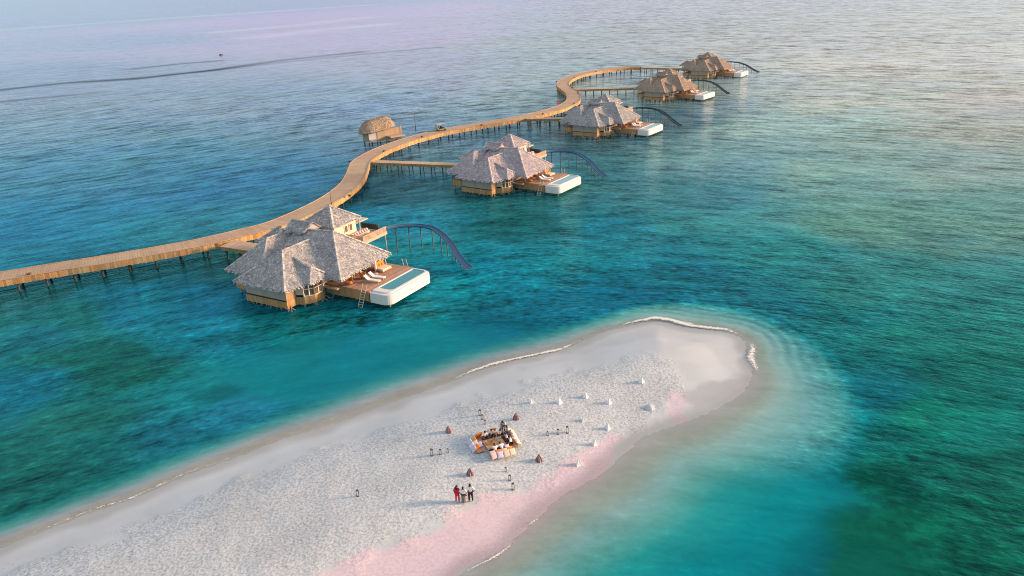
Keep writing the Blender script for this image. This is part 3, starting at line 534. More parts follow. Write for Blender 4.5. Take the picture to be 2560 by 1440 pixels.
# ================================================================== ROOFS
def roof_mesh(name, cors, r0, r1, along, parent, mat='thatch', dens=34, drop=.2, ridgecap=True, fr=1.0):
    A, B_, C_, D = [Vector(q) for q in cors]; r0 = Vector(r0); r1 = Vector(r1)
    if along == 'w': F = [(A, B_, r0), (B_, C_, r1, r0), (C_, D, r1), (D, A, r0, r1)]
    else: F = [(A, B_, r1, r0), (B_, C_, r1), (C_, D, r0, r1), (D, A, r0)]
    mb = MB()
    for f in F: mb.poly(f, .9)
    dz = Vector((0, 0, -drop))
    cc_ = (A + B_ + C_ + D) / 4
    for a, b2 in ((A, B_), (B_, C_), (C_, D), (D, A)):
        ai = a + (cc_ - a) * .03 + dz; bi = b2 + (cc_ - b2) * .03 + dz; mb.poly([a, ai, bi, b2], .7)
    mb.poly([q + (cc_ - q) * .03 + dz for q in (D, C_, B_, A)], .35)
    for f in F:
        e = (f[1] - f[0]).normalized(); nn = (f[1] - f[0]).cross(f[-1] - f[0]).normalized()
        if nn.z < 0: nn = -nn
        dn = (nn.cross(e)); dn = dn if dn.z < 0 else -dn; dn.normalize()
        tris = [(f[0], f[1], f[2])] + ([(f[0], f[2], f[3])] if len(f) == 4 and f[2] is not f[3] else [])
        for t_ in tris:
            ar_ = (t_[1] - t_[0]).cross(t_[2] - t_[0]).length / 2
            for _ in range(int(ar_ * dens)):
                u_, v_ = random.random(), random.random()
                if u_ + v_ > 1: u_, v_ = 1 - u_, 1 - v_
                q = t_[0] + (t_[1] - t_[0]) * u_ + (t_[2] - t_[0]) * v_
                sc1 = random.uniform(.7, 1.35) * fr; dd = (dn + e * random.uniform(-.5, .5)).normalized(); aa = dd.cross(nn)
                hw = .065 * sc1; ln = .12 * sc1; l0 = random.uniform(.0, .03); l1 = l0 + random.uniform(.03, .09) * fr
                tn = random.choice((.6, .75, .9, 1, 1.1, 1.2, 1.5)) * random.uniform(.85, 1.15)
                mb.poly([q - dd * ln - aa * hw + nn * l0, q - dd * ln + aa * hw + nn * l0, q + dd * ln + aa * hw * 1.1 + nn * l1, q + dd * ln - aa * hw * 1.1 + nn * l1], tn)
        L_ = (f[1] - f[0]).length                            # ragged eave
        for _ in range(int(L_ * 9)):
            s_ = random.random(); q = f[0] + (f[1] - f[0]) * s_; dd = (dn + e * random.uniform(-.35, .35)).normalized(); hw = .08; ln = random.uniform(.10, .26)
            z0 = Vector((0, 0, -random.uniform(0, drop)))
            mb.poly([q - dd * .15 - e * hw + z0, q - dd * .15 + e * hw + z0, q + dd * ln + e * hw * .7 + z0, q + dd * ln - e * hw * .7 + z0], random.uniform(.6, 1.5))
    if ridgecap:
        H_ = [(r0, r1), (A, r0), (D, r1 if along == 'w' else r0), (B_, r0 if along == 'w' else r1), (C_, r1)]
        for a, b2 in H_:
            L_ = (b2 - a).length
            if L_ < .2: continue
            for i in range(int(L_ / .14)):
                q = a + (b2 - a) * ((i + .5) / (L_ / .14)); d_ = (b2 - a).normalized(); s_ = d_.cross(Vector((0, 0, 1))); s_.normalize(); up = s_.cross(d_)
                for sg in (1, -1):
                    w_ = random.uniform(.18, .34)
                    mb.poly([q - d_ * .09 + up * .14, q + d_ * .09 + up * .14, q + d_ * .1 + s_ * sg * w_ + up * .0, q - d_ * .1 + s_ * sg * w_ + up * .0], random.choice((.7, .9, 1.1, 1.3)))
    return mb.build(name, mat, parent)

# ================================================================== VILLA (built once, local axes: u along the front, w to the back)
VO, VTH = Vector((-31.70, 101.28, 0)), R(-31)
LBL = ['nearest overwater villa, thatched, with white pool facing the sandbank', 'second overwater villa along the jetty with violet grey thatch', 'middle overwater villa of the five on its own footbridge', 'fourth overwater villa, its thatch in front of the farthest villa', 'farthest overwater villa at the very end of the jetty']
villa = thing('overwater_villa', LBL[0], 'villa', VO, VTH, 'thatched villas along the jetty')
E = 3.85
roof_mesh('roof', [(-8.7, -1.3, E), (1.3, -1.2, E - .1), (3.2, 5.6, E), (-8.6, 12, E)], (-3.1, 3.5, 7.6), (-3.1, 9.4, 7.6), 'w', villa)
roof_mesh('roof', [(-12.5, 5.5, E), (5.7, 5.3, E - .05), (5.3, 17.2, E), (-12.5, 17, E)], (-6.8, 11.6, 8.0), (-.3, 11.2, 8.6), 'u', villa)
roof_mesh('roof', [(-13.6, 1.5, E), (-6.0, 1.4, E), (-6.0, 14, E), (-13.8, 13, E)], (-9.3, 6.6, 7.75), (-9.4, 9.8, 7.6), 'w', villa)
roof_mesh('roof', [(-2.6, 2.2, 4.5), (2.95, 2.1, E + .1), (3.1, 6.2, E + .1), (-2.6, 6.3, 4.5)], (-1.8, 4.2, 6.55), (1.5, 4.1, 5.55), 'u', villa)
roof_mesh('roof', [(-18.9, 12.6, 4.1), (-13.4, 12.6, 4.1), (-13.4, 18.0, 4.1), (-18.9, 18, 4.1)], (-16.4, 15.2, 6.0), (-15.6, 15.2, 6.0), 'u', villa)
roof_mesh('roof', [(-10.8, 15.2, 7.4), (-4.0, 15.2, 7.4), (-4.0, 21.8, 7.4), (-10.8, 21.8, 7.4)], (-7.45, 18.5, 9.75), (-7.35, 18.5, 9.75), 'u', villa)
# little gabled vent roof on the ridge
mb = MB(); g0, g1, gw0, gw1, gze, gzr, gc = -9.3, -5.5, 10.3, 13.9, 7.9, 9.1, 12.1
gab = roof_mesh('roof', [(g0, gw0, gze), (g1, gw0, gze), (g1, gw1, gze), (g0, gw1, gze)], (g0, gc, gzr), (g1 + .3, gc, gzr), 'u', villa)
mb.poly([(g1 - .25, gw0 + .25, 7.2), (g1 - .25, gw1 - .25, 7.2), (g1 - .25, gw1 - .25, gze), (g1 - .25, gc, gzr - .1), (g1 - .25, gw0 + .25, gze)]); mb.box(g0 + .4, g1 - .3, gw0 + .4, gw1 - .4, 6.6, gze - .2, .6)
for sg, ww in ((-1, gw0), (1, gw1)): mb.beam((g1 + .12, ww, gze - .05), (g1 + .34, gc, gzr + .05), .2, .1, 1.15)
mb.build('gable_end', 'rail', villa)
# lower cladding skirt and walls of the bedroom wing
FL = 1.6
mb = MB(); bay = [(0, 1.9), (1.1, 2.35), (2.1, 3.5), (2.1, 5.1), (1.3, 6.4)]
SK = [(-8.1, 0), (0, 0)] + bay
mb.planks((-8.1, 6), (-8.1, 0), .45, FL); 
for a, b2 in zip(SK, SK[1:]): mb.planks(a, b2, .45, FL, lo=.8, hi=1.2)
mb.build('skirt_cladding', 'plank', villa)
mb = MB(); mb.prism([(-8, 0.05), (-.05, .05), (-.05, 1.95), (1.05, 2.4), (2.0, 3.5), (2.0, 5.1), (1.3, 6.4), (1.3, 9), (-8, 9)], 1.3, FL, .6); mb.build('floor_slab', 'pile', villa)
mb = MB(); mb.box(-7.75, -.02, .12, .32, FL, 3.7); mb.box(-7.75, -7.55, .12, 9, FL, 3.7, .9); mb.planks((-8.0, .1), (.02, .1), FL + .03, 3.75, .5, .04, 0, .92, 1.06); mb.build('wall', 'wall', villa)
mb = MB(); mb.planks((-.04, .06), (.04, 1.9), FL + .03, 3.75, .4, .06, 0, .92, 1.06); mb.build('wall', 'wallorange', villa)
mb = MB(); mb.beam((.0, 1.92, 2.8), (1.08, 2.4, 2.8), .08, 1.85); mb.build('wall', 'cream', villa); mb = MB(); mb.beam((1.25, 6.4, 2.8), (1.2, 10, 2.8), .1, 1.85, .8); mb.build('wall', 'cream', villa)
mb = MB(); mb.box(-8.4, .12, -.12, -.02, FL - .06, FL + .06, .5); mb.build('floor_beam', 'darkwood', villa)
for a, b2 in zip(bay[1:], bay[2:]):
    a = Vector((*a, 0)); b2 = Vector((*b2, 0)); d_ = (b2 - a); f_ = MB()
    z0, z1 = FL + .1, 3.75
    for t_ in (0, .5, 1): q = a + d_ * t_; f_.beam((q.x, q.y, z0), (q.x, q.y, z1), .13, .13)
    for zz in (z0, (z0 + z1) / 2, z1): f_.beam((a.x, a.y, zz), (b2.x, b2.y, zz), .12, .12)
    wn = f_.build('window', 'frame', villa); g_ = MB(); cn = (a + b2) / 2; ins = Vector((-.03, -.02, 0)); g_.beam((a.x - .03, a.y, (z0 + z1) / 2), (b2.x - .03, b2.y, (z0 + z1) / 2), .03, z1 - z0, 1); g_.build('pane', 'pane', wn)
# left terrace in the notch
mb = MB(); mb.planks((-12.6, 12), (-12.6, 2.2), .9, 2.1); mb.planks((-12.6, 2.2), (-8.1, 2.2), .9, 2.1); mb.build('skirt_cladding', 'plank', villa)
mb = MB(); mb.box(-12.6, -8, 2.2, 14, 1.9, 2.1, .8); mb.build('terrace_deck', 'board', villa)
mb = MB(); mb.box(-11.2, -8, 4.6, 13.5, 2.1, 4.6, 1); mb.build('wall', 'dark', villa)
mb = MB()
for (a, b2) in (((-12.5, 2.3), (-8.2, 2.3)), ((-12.5, 2.3), (-12.5, 8))):
    for zz in (2.5, 2.8, 3.05): mb.beam((*a, zz), (*b2, zz), .05, .06)
    for t_ in (0, .33, .66, 1): mb.beam((a[0] + (b2[0] - a[0]) * t_, a[1] + (b2[1] - a[1]) * t_, 2.1), (a[0] + (b2[0] - a[0]) * t_, a[1] + (b2[1] - a[1]) * t_, 3.1), .08, .08)
mb.build('railing', 'rail', villa)
# entry under the small roof
mb = MB(); mb.box(-18.2, -14.0, 13.2, 17.4, 1.6, 2.25, .8); mb.build('entry_deck', 'board', villa)
mb = MB(); mb.box(-17.6, -14.4, 16.6, 16.8, 2.25, 4.3); mb.box(-14.6, -14.4, 13.3, 16.8, 2.25, 4.3); mb.box(-17.7, -17.55, 13.3, 13.5, 2.25, 4.3); mb.build('entry_wall', 'wall', villa)
# living pavilion and sun deck
mb = MB(); mb.box(-8, 2.2, 6.6, 17, 2.0, 2.2, .75); i = 0; u_ = 2.2
while u_ < 9.55: mb.box(u_, min(u_ + .36, 9.58), 6.6, 17, 2.05, 2.2 + random.uniform(0, .006), random.uniform(.78, 1.2)); u_ += .375
mb.build('sun_deck', 'deck', villa)
mb = MB(); mb.planks((1.9, 6.5), (9.55, 6.5), .75, 2.15, .3, .06, .08, .6, 1.0); mb.build('skirt_cladding', 'plank', villa); mb = MB(); mb.planks((9.2, 17.08), (-8, 17.08), .9, 2.15, .3, .06, .08, .6, 1.0); mb.build('skirt_cladding', 'plank', villa)
mb = MB(); mb.beam((1.2, 6.0, 2.0), (4.4, 5.9, 2.0), .5, .22); mb.build('side_step', 'rail', villa)
mb = MB(); mb.box(-7.5, -1.0, 16.2, 16.4, 2.2, 4.4, .8); mb.build('living_wall', 'wallorange', villa); mb = MB(); mb.box(-1.6, -1.4, 8.5, 16.2, 2.2, 4.6, .9); mb.build('living_wall', 'wallorange', villa)
for k_ in range(3):
    f_ = MB(); a0 = 9.2 + k_ * 2.2; 
    for yy in (a0, a0 + 1.9): f_.box(-1.38, -1.30, yy, yy + .09, 2.25, 4.4)
    f_.box(-1.38, -1.30, a0, a0 + 1.99, 4.3, 4.4); wn = f_.build('door', 'frame', villa); g_ = MB(); g_.box(-1.36, -1.33, a0 + .09, a0 + 1.9, 2.25, 4.3); g_.build('pane', 'pane', wn)
for (a, b2) in (((4.0, 7.2, 2.2), (4.0, 7.2, 4.6)), ((3.9, 12.6, 2.2), (4.4, 12.9, 4.4)), ((5.6, 15.6, 2.2), (4.5, 16.3, 4.2)), ((4.0, 9.9, 2.2), (4.0, 9.9, 4.5)), ((0.6, 7.0, 2.2), (.6, 7.0, 4.6))):
    mb = MB(); mb.tube([a, b2], .085, 8); mb.build('roof_post', 'ladder', villa)
# white pool
def rr(u0, u1, w0, w1, r, only=('ne', 'se'), k=7):
    P_ = []
    for nm, cx, cy, a0 in (('sw', u0, w0, 180), ('se', u1, w0, 270), ('ne', u1, w1, 0), ('nw', u0, w1, 90)):
        if nm in only:
            x = cx + (r if cx == u0 else -r); y = cy + (r if cy == w0 else -r)
            for i in range(k + 1): a = R(a0 + 90 * i / k); P_.append((x + r * math.cos(a), y + r * math.sin(a)))
        else: P_.append((cx, cy))
    return P_
mb = MB(); O_ = rr(9.6, 13.0, 6.6, 17.1, 1.25); I_ = rr(9.85, 12.25, 8.3, 16.6, .7)
mb.prism(O_, .55, 2.0, 1, top=False); O2 = rr(9.6, 12.93, 6.67, 17.03, 1.2); 
for a, b2, c, d in zip(O_, O_[1:] + O_[:1], O2[1:] + O2[:1], O2): mb.poly([(*a, 2.0), (*b2, 2.0), (*c, 2.06), (*d, 2.06)])
O3 = rr(9.6, 12.62, 7.2, 16.85, 1.0)
for a, b2, c, d in zip(O2, O2[1:] + O2[:1], O3[1:] + O3[:1], O3): mb.poly([(*a, 2.06), (*b2, 2.06), (*c, 2.06), (*d, 2.06)])
for a, b2 in zip(O3, O3[1:] + O3[:1]): mb.poly([(*a, 2.06), (*b2, 2.06), (*b2, 2.22), (*a, 2.22)])
for a, b2, c, d in zip(O3, O3[1:] + O3[:1], I_[1:] + I_[:1], I_): mb.poly([(*a, 2.22), (*b2, 2.22), (*c, 2.22), (*d, 2.22)])
for a, b2 in zip(I_, I_[1:] + I_[:1]): mb.poly([(*a, 1.6), (*a, 2.22), (*b2, 2.22), (*b2, 1.6)][::-1])
pl = mb.build('pool_shell', 'white', villa); mb = MB(); mb.poly([(*q, 2.14) for q in I_]); mb.build('pool_water', 'pool', pl)
# upstairs tower, balcony
mb = MB(); mb.box(-10.1, -4.7, 15.9, 21.1, 2.2, 7.45, 1); mb.build('tower_wall', 'wall', villa)
mb = MB(); mb.box(-4.69, -4.6, 15.95, 21.05, 4.4, 7.4, 1.05); mb.build('tower_front', 'cream', villa)
for a0 in (18.2, 19.3):
    f_ = MB(); f_.box(-4.60, -4.5, a0, a0 + .8, 5.55, 6.75); wn = f_.build('window', 'frame', villa); g_ = MB(); g_.box(-4.52, -4.47, a0 + .12, a0 + .68, 5.67, 6.63); g_.build('pane', 'pane', wn)
mb = MB(); mb.box(-6.5, -1.3, 18.6, 24.4, 4.1, 4.35, 1); mb.box(-6.5, -1.2, 18.5, 18.62, 3.9, 4.4, 1.1); mb.box(-1.3, -1.15, 18.5, 24.5, 3.9, 4.4, 1.1); mb.build('balcony_deck', 'rail', villa)
mb = MB()
for k_ in range(26): mb.box(-1.27, -1.22, 18.6 + k_ * .225, 18.6 + k_ * .225 + .15, 4.35, 5.2, random.uniform(.8, 1.15))
for k_ in range(14): mb.box(-4.5 + k_ * .23, -4.5 + k_ * .23 + .15, 18.56, 18.6, 4.35, 5.2, random.uniform(.8, 1.15))
mb.box(-1.32, -1.18, 18.5, 24.4, 5.2, 5.28); mb.box(-4.6, -1.2, 18.5, 18.64, 5.2, 5.28); mb.build('railing', 'rail', villa)
mb = MB()
for k_ in range(4): mb.box(-6.4 + k_ * 1.2, -6.33 + k_ * 1.2, 24.3, 24.37, 4.35, 5.4, 1)
mb.box(-6.4, -2.7, 24.3, 24.36, 5.32, 5.4); mb.box(-6.35, -2.75, 24.32, 24.34, 4.45, 5.3, .8); mb.build('mesh_railing', 'metal', villa)
for q in ((-4.3, 21.6), (-6.3, 24.2), (-1.4, 24.2), (-1.5, 19.2)):
    mb = MB(); mb.tube([(*q, -.8), (*q, 7.3 if q[0] == -4.3 else 4.2)], .09, 8); mb.build('balcony_post', 'ladder', villa)
mb = MB(); mb.box(-6.2, -4.45, 21.1, 24.0, 6.3, 6.45, .8); mb.build('porch_screen', 'frame', villa)
# row of striped cushions on a bench against the tower front
mb = MB(); mb.box(-4.58, -3.75, 19.0, 23.2, 4.35, 4.7, 1.0); bn = mb.build('balcony_bench', 'cream', villa)
for k_ in range(7):
    mb = MB(); c0 = 19.15 + k_ * .58; mb.tube([(-4.45, c0, 4.72), (-4.3, c0 + .05, 5.0), (-3.9, c0 + .1, 5.05), (-3.75, c0 + .12, 4.75)], [.12, .18, .18, .12], 8); mb.build('cushion', 'fabric_pink' if k_ % 2 else 'fabric_white', bn, True)
# ladders into the sea
def ladder(par, a, b2, top, wd=.75):
    """rails from water point a up over the deck edge to b2"""
    mb = MB(); a = Vector(a); b2 = Vector(b2); d_ = (b2 - a); sdv = Vector((1, .05, 0)) * wd
    for s_ in (0, 1): mb.tube([a + sdv * s_, a + sdv * s_ + d_], .055, 7)
    for i in range(7):
        q = a + d_ * (.06 + i * .1); mb.tube([q, q + sdv], .045, 6)
    return mb.build('ladder', 'ladder', par)
ladder(villa, (8.0, 5.55, -.2), (8.5, 6.6, 3.25), 3.2)
ladder(villa, (7.3, 18.1, -.2), (7.3, 17.2, 3.3), 3.2)
# piles, slanting braces
random.seed(3)
for u_ in (-7.6, -5.7, -3.8, -1.9, -.3): 
    for w_ in (.5, 4.0, 8.0): mb = MB(); mb.tube([(u_, w_, -1.2), (u_, w_, 1.4)], .15, 8, random.uniform(.8, 1.2)); mb.build('pile', 'palepile', villa)
for q in ((1.9, 3.6), (1.9, 5.0), (1.0, 6.4), (3.6, 7.6), (6.2, 7.6), (8.8, 7.6), (3.6, 12), (6.2, 12), (8.8, 12), (3.6, 16.4), (6.2, 16.4), (9, 16.4), (12.2, 7.6), (12.2, 16), (-12.2, 2.6), (-12.2, 6.5), (-10.2, 2.6), (-12.2, 11.5), (-2, 16.5), (-5, 16.5), (-8, 16.5), (-16.8, 13.6), (-14.5, 13.6), (-16.8, 17), (-9.8, 20.5), (-7.5, 20.8), (-5, 20.8)):
    mb = MB(); mb.tube([(*q, -1.2), (*q, 1.9 if q[0] < 9.5 else .4)], .15, 8, random.uniform(.6, 1.2)); mb.build('pile', 'palepile' if q[1] < 8 else 'pile', villa)
for k_ in range(9):
    u_ = -7.2 + k_ * .95; mb = MB(); mb.tube([(u_, .3, 1.0), (u_ + random.uniform(-.9, .9), .1, -.6)], .06, 6); mb.build('brace', 'palepile', villa)
for a, b2 in (((.4, 2.2, 1.2), (1.3, 2.5, -.5)), ((1.7, 3.0, 1.2), (2.3, 4.2, -.5)), ((2.1, 4.4, 1.0), (2.3, 6.3, -.5)), ((3.9, 6.3, 1.9), (2.1, 6.6, -.2)), ((-.2, .3, 1.0), (.8, 1.2, -.5)), ((1.2, 5.8, 1.0), (2.4, 6.6, -.4))):
    mb = MB(); mb.tube([a, b2], .075, 6); mb.build('brace', 'palepile', villa)

# ---- water slide (its own thing)
SLP = [(-1.9, 24.5, 4.45), (-1.1, 26.6, 4.35), (.3, 28.3, 4.2), (1.8, 29.6, 3.95), (3.8, 30.1, 3.6), (6.0, 29.4, 3.15), (7.9, 28.4, 2.65), (9.4, 27.6, 2.1), (11.0, 26.2, 1.6), (12.7, 25.0, 1.1), (14.4, 23.9, .62), (15.3, 23.3, .5)]
slide = thing('water_slide', 'curved blue grey water slide of the nearest villa', 'slide', VO, VTH, 'water slides beside the villas')
Q = spline(SLP, .35); Tq, Nq = frames(Q)
def trough(hwid, hgt, th_, z_off, rng_=None, tone=1):
    mb = MB(); base = 0; K = 9; rows = []
    for i in range(len(Q)):
        c_ = Vector(Q[i]); nn = Vector((*Nq[i], 0)); row = []
        fl = 1.0 + (.25 if i > len(Q) - 4 else 0)
        for j in range(K):
            a = math.pi * (j / (K - 1)); row.append(c_ + nn * (math.cos(a) * hwid * fl) + Vector((0, 0, z_off + hgt * (1 - math.sin(a) ** .7))))
        for j in range(K - 1, -1, -1):
            a = math.pi * (j / (K - 1)); row.append(c_ + nn * (math.cos(a) * (hwid + th_) * fl) + Vector((0, 0, z_off - th_ + (hgt + th_) * (1 - math.sin(a) ** .7))))
        rows.append(row)
    for i in range(len(rows) - 1):
        for j in range(2 * K): a, b2 = rows[i], rows[i + 1]; mb.poly([a[j], a[(j + 1) % (2 * K)], b2[(j + 1) % (2 * K)], b2[j]], tone)
    mb.poly(rows[0]); mb.poly(rows[-1][::-1]); return mb
trough(.48, .42, .07, 0).build('trough', 'slide', slide, True)
for (u_, w_, z_) in [q for q in SLP[1:11]]:
    mb = MB(); mb.tube([(u_, w_, -1.2), (u_, w_, z_ - .04)], .085, 8, 1.0); mb.beam((u_ - .45, w_, z_ - .08), (u_ + .45, w_, z_ - .08), .1, .1); mb.build('support_post', 'slidepost', slide)

# ---- deck furniture: things of their own
def lounger_build(lb):
    t_ = thing('sun_lounger', lb, 'sun lounger', (0, 0, 0), 0, 'white sun loungers on the villa decks')
    mb = MB(); mb.box(-.9, 1.0, -.32, .32, .28, .42); mb.build('mattress', 'fabric_white', t_)
    mb = MB(); mb.poly([(-.9, -.32, .42), (-.9, .32, .42), (-1.55, .32, .95), (-1.55, -.32, .95)]); mb.poly([(-.9, -.32, .32), (-.9, .32, .32), (-1.62, .32, .86), (-1.62, -.32, .86)][::-1]); mb.beam((-.9, 0, .37), (-1.58, 0, .9), .64, .1); mb.build('backrest', 'fabric_white', t_)
    mb = MB()
    mb.box(-1.3, 1.0, -.33, -.27, .2, .28); mb.box(-1.3, 1.0, .27, .33, .2, .28); mb.build('frame', 'rail', t_)
    for a in (-1.2, .85):
        for b2 in (-.3, .3): mb = MB(); mb.box(a - .04, a + .04, b2 - .04, b2 + .04, 0, .22); mb.build('leg', 'rail', t_)
    return t_
def parasol_build(lb):
    t_ = thing('closed_parasol', lb, 'parasol', group='closed parasols on the villa decks')
    mb = MB(); mb.tube([(0, 0, .1), (0, 0, 2.6)], .035, 7); mb.build('pole', 'ladder', t_)
    mb = MB(); mb.tube([(0, 0, 2.75), (0, 0, 2.4), (0, 0, 1.5), (.02, 0, .9), (.02, 0, .7)], [.02, .10, .18, .24, .14], 9); mb.build('folded_canopy', 'fabric_pink', t_, True)
    mb = MB(); mb.tube([(0, 0, 0), (0, 0, .1)], .32, 12); mb.build('base', 'white', t_); return t_
def daybed_build(lb):
    t_ = thing('daybed', lb, 'daybed', group='daybeds on the villa decks')
    mb = MB(); mb.box(-.75, .85, -1.0, 1.0, .12, .32); mb.build('bed_base', 'rail', t_)
    mb = MB(); mb.box(-.72, .82, -.95, .95, .32, .52); mb.build('mattress', 'fabric_cream', t_)
    mb = MB(); mb.beam((-.78, -.98, .85), (-.78, .98, .85), .14, .75); mb.build('backrest', 'fabric_orange', t_)
    for b2 in (-.6, 0, .6): mb = MB(); mb.tube([(-.6, b2 - .25, .7), (-.6, b2, .74), (-.6, b2 + .25, .7)], [.08, .2, .08], 8); mb.build('cushion', 'fabric_orange', t_, True)
    return t_
def chair_build(lb):
    t_ = thing('wicker_chair', lb, 'chair', group='wicker chairs under the villa roofs')
    mb = MB(); mb.tube([(0, 0, .15), (0, 0, .45)], [.34, .44], 10); mb.build('seat', 'wicker', t_, True)
    mb = MB()
    for k_ in range(9):
        a0 = R(60 + k_ * 26.6); a1 = R(60 + (k_ + 1) * 26.6); h0 = .85 + .25 * math.sin(math.pi * k_ / 9); mb.beam((.46 * math.cos(a0), .46 * math.sin(a0), h0 - .22), (.46 * math.cos(a1), .46 * math.sin(a1), h0 - .22), .07, .5, random.uniform(.8, 1.2))
    mb.build('backrest', 'wicker', t_); mb = MB(); mb.tube([(0, 0, .45), (0, 0, .53)], [.36, .33], 10); mb.build('cushion', 'fabric_orange', t_)
    for a in range(4): mb = MB(); c_, s_ = math.cos(a * 1.57 + .8) * .3, math.sin(a * 1.57 + .8) * .3; mb.tube([(c_, s_, 0), (c_, s_, .18)], .03, 6); mb.build('leg', 'darkwood', t_)
    return t_
def table_build(lb):
    t_ = thing('dining_table', lb, 'table', group='dining tables under the villa roofs')
    mb = MB(); mb.box(-.5, .5, -1.1, 1.1, .7, .77); mb.build('tabletop', 'darkwood', t_)
    for a in (-.42, .42):
        for b2 in (-1, 1): mb = MB(); mb.box(a - .04, a + .04, b2 - .04, b2 + .04, 0, .7); mb.build('leg', 'darkwood', t_)
    return t_
VN = ['nearest villa', 'second villa', 'middle villa', 'fourth villa', 'farthest villa']
FURN = [(lounger_build, 7.9, 9.75, R(6), 'white sun lounger nearer the ladder on the {} deck'), (lounger_build, 7.7, 11.1, R(8), 'white sun lounger farther from the ladder on the {} deck'), (parasol_build, 5.9, 12.6, 0, 'closed pale pink parasol standing on the {} deck'), (daybed_build, 5.9, 14.3, R(-3), 'cream daybed with orange back at the far end of the {} deck'),
        (chair_build, 5.4, 10.3, R(20), 'orange wicker chair under the eave of the {}'), (chair_build, 5.2, 7.6, R(-40), 'wicker chair beside the post at the front deck edge of the {}'), (table_build, 3.2, 8.6, R(4), 'dark dining table under the roof of the {}')]
VT = [(VO, VTH, 1.0), (Vector((-3.2, 156.5, 0)), VTH - R(4.5), .95), (Vector((25.0, 210.7, 0)), VTH - R(5.5), .942), (Vector((53.9, 265.9, 0)), VTH - R(9), .90), (Vector((81.3, 315.4, 0)), VTH - R(4.5), .885)]
def copy_tree(o, parent=None):
    c = o.copy(); C.objects.link(c)
    if parent: c.parent = parent
    for ch in KIDS.get(o.name, []): copy_tree(ch, c)
    return c
def index_kids():
    KIDS.clear()
    for o in C.objects:
        if o.parent: KIDS.setdefault(o.parent.name, []).append(o)
KIDS = {}
protos = {}
for bld, u_, w_, rz, lb in FURN:
    o = protos.get(bld)
    if o is None: o = protos[bld] = bld(lb.format(VN[0])); first = True
    else: index_kids(); o = copy_tree(o); o['label'] = lb.format(VN[0])
    c_, s_ = math.cos(VTH), math.sin(VTH); o.location = (VO.x + u_ * c_ - w_ * s_, VO.y + u_ * s_ + w_ * c_, 2.2); o.rotation_euler = (0, 0, VTH + rz)
index_kids()
SLB = ['', 'curved blue water slide of the second villa', 'curved dark blue water slide of the middle villa', 'dark curved water slide of the fourth villa', 'dark curved water slide of the farthest villa']
for i in range(1, 5):
    O_, th, sc1 = VT[i]
    v_ = copy_tree(villa); v_.location = O_; v_.rotation_euler = (0, 0, th); v_.scale = (sc1,) * 3; v_['label'] = LBL[i]
    for ch in C.objects:
        if ch.parent is v_ and ch.name.startswith('roof') and not ch.name.startswith('roof_post') and i != 2: ch.material_slots[0].link = 'OBJECT'; ch.material_slots[0].material = M['thatch_violet' if i == 1 else 'thatch_tan']
    for ch in C.objects:
        if ch.name.startswith('pool_water') and ch.parent and ch.parent.parent is v_: ch.material_slots[0].link = 'OBJECT'; ch.material_slots[0].material = M['pool_pale']
    s_ = copy_tree(slide); s_.location = O_; s_.rotation_euler = (0, 0, th); s_.scale = (sc1,) * 3; s_['label'] = SLB[i]
    for ch in C.objects:
        if ch.parent is s_ and ch.name.startswith('trough') and i > 1: ch.material_slots[0].link = 'OBJECT'; ch.material_slots[0].material = M['slide_dark']
    for bld, u_, w_, rz, lb in FURN:
        o = copy_tree(protos[bld]); o['label'] = lb.format(VN[i]); c_, s2 = math.cos(th), math.sin(th)
        o.location = (O_.x + sc1 * (u_ * c_ - w_ * s2), O_.y + sc1 * (u_ * s2 + w_ * c_), 2.2 * sc1); o.rotation_euler = (0, 0, th + rz); o.scale = (sc1,) * 3
def vl(i, u_, w_):
    O_, th, s_ = VT[i]; return Vector((O_.x + s_ * (u_ * math.cos(th) - w_ * math.sin(th)), O_.y + s_ * (u_ * math.sin(th) + w_ * math.cos(th)), 0))
# ---- footbridges from the jetty to each villa
BR = [((-49.9, 128.2), 0, 'short wide footbridge from the jetty to the nearest villa'), ((-34.0, 187.0), 1, 'long straight footbridge to the second villa'), ((4.5, 234.8), 2, 'straight footbridge reaching the middle villa'), ((24.0, 290.5), 3, 'long grey footbridge over open water to the fourth villa'), ((59.5, 346.5), 4, 'last footbridge joining the jetty end and farthest villa')]
for (a, i, lb) in BR:
    e_ = vl(i, -16.9 if i else -17.5, 14.8 if i else 14.3); s_ = Vector((*a, 0)); d_ = (e_ - s_).normalized(); s_ = s_ + d_ * (2.35 if i in (1, 2, 3) else 1.9); nn = Vector((-d_.y, d_.x, 0)); L_ = (e_ - s_).length; hw = 1.75 if i == 0 else 1.25
    br = thing('footbridge', lb, 'footbridge', (s_.x, s_.y, 0), math.atan2(d_.y, d_.x), 'footbridges between jetty and villas')
    mb = MB(); x = 0
    while x < L_ - .1: mb.box(x, x + .38, -hw, hw, JZ - .12, JZ - .012, random.uniform(.95, 1.2)); x += .4
    mb.build('deck_boards', 'board', br)
    for sg in (-1, 1): mb = MB(); mb.planks((0, sg * hw), (L_, sg * hw), JZ - .62, JZ - .03, .3, .06, .03, .6, .95); mb.build('side_cladding', 'plank', br)
    x = 1.2
    while x < L_ - .5:
        for sg in (-1, 1): mb = MB(); mb.tube([(x, sg * (hw - .3), -1.3), (x, sg * (hw - .3), JZ - .4)], .14, 8, random.uniform(.7, 1.3)); mb.build('pile', 'pile', br)
        x += 2.9

# ================================================================== SERVICE HUT beside the jetty
hut = thing('thatched_hut', 'small round ended hut with golden thatch standing beside the jetty', 'hut', (-35.6, 219.6, 0), R(35))
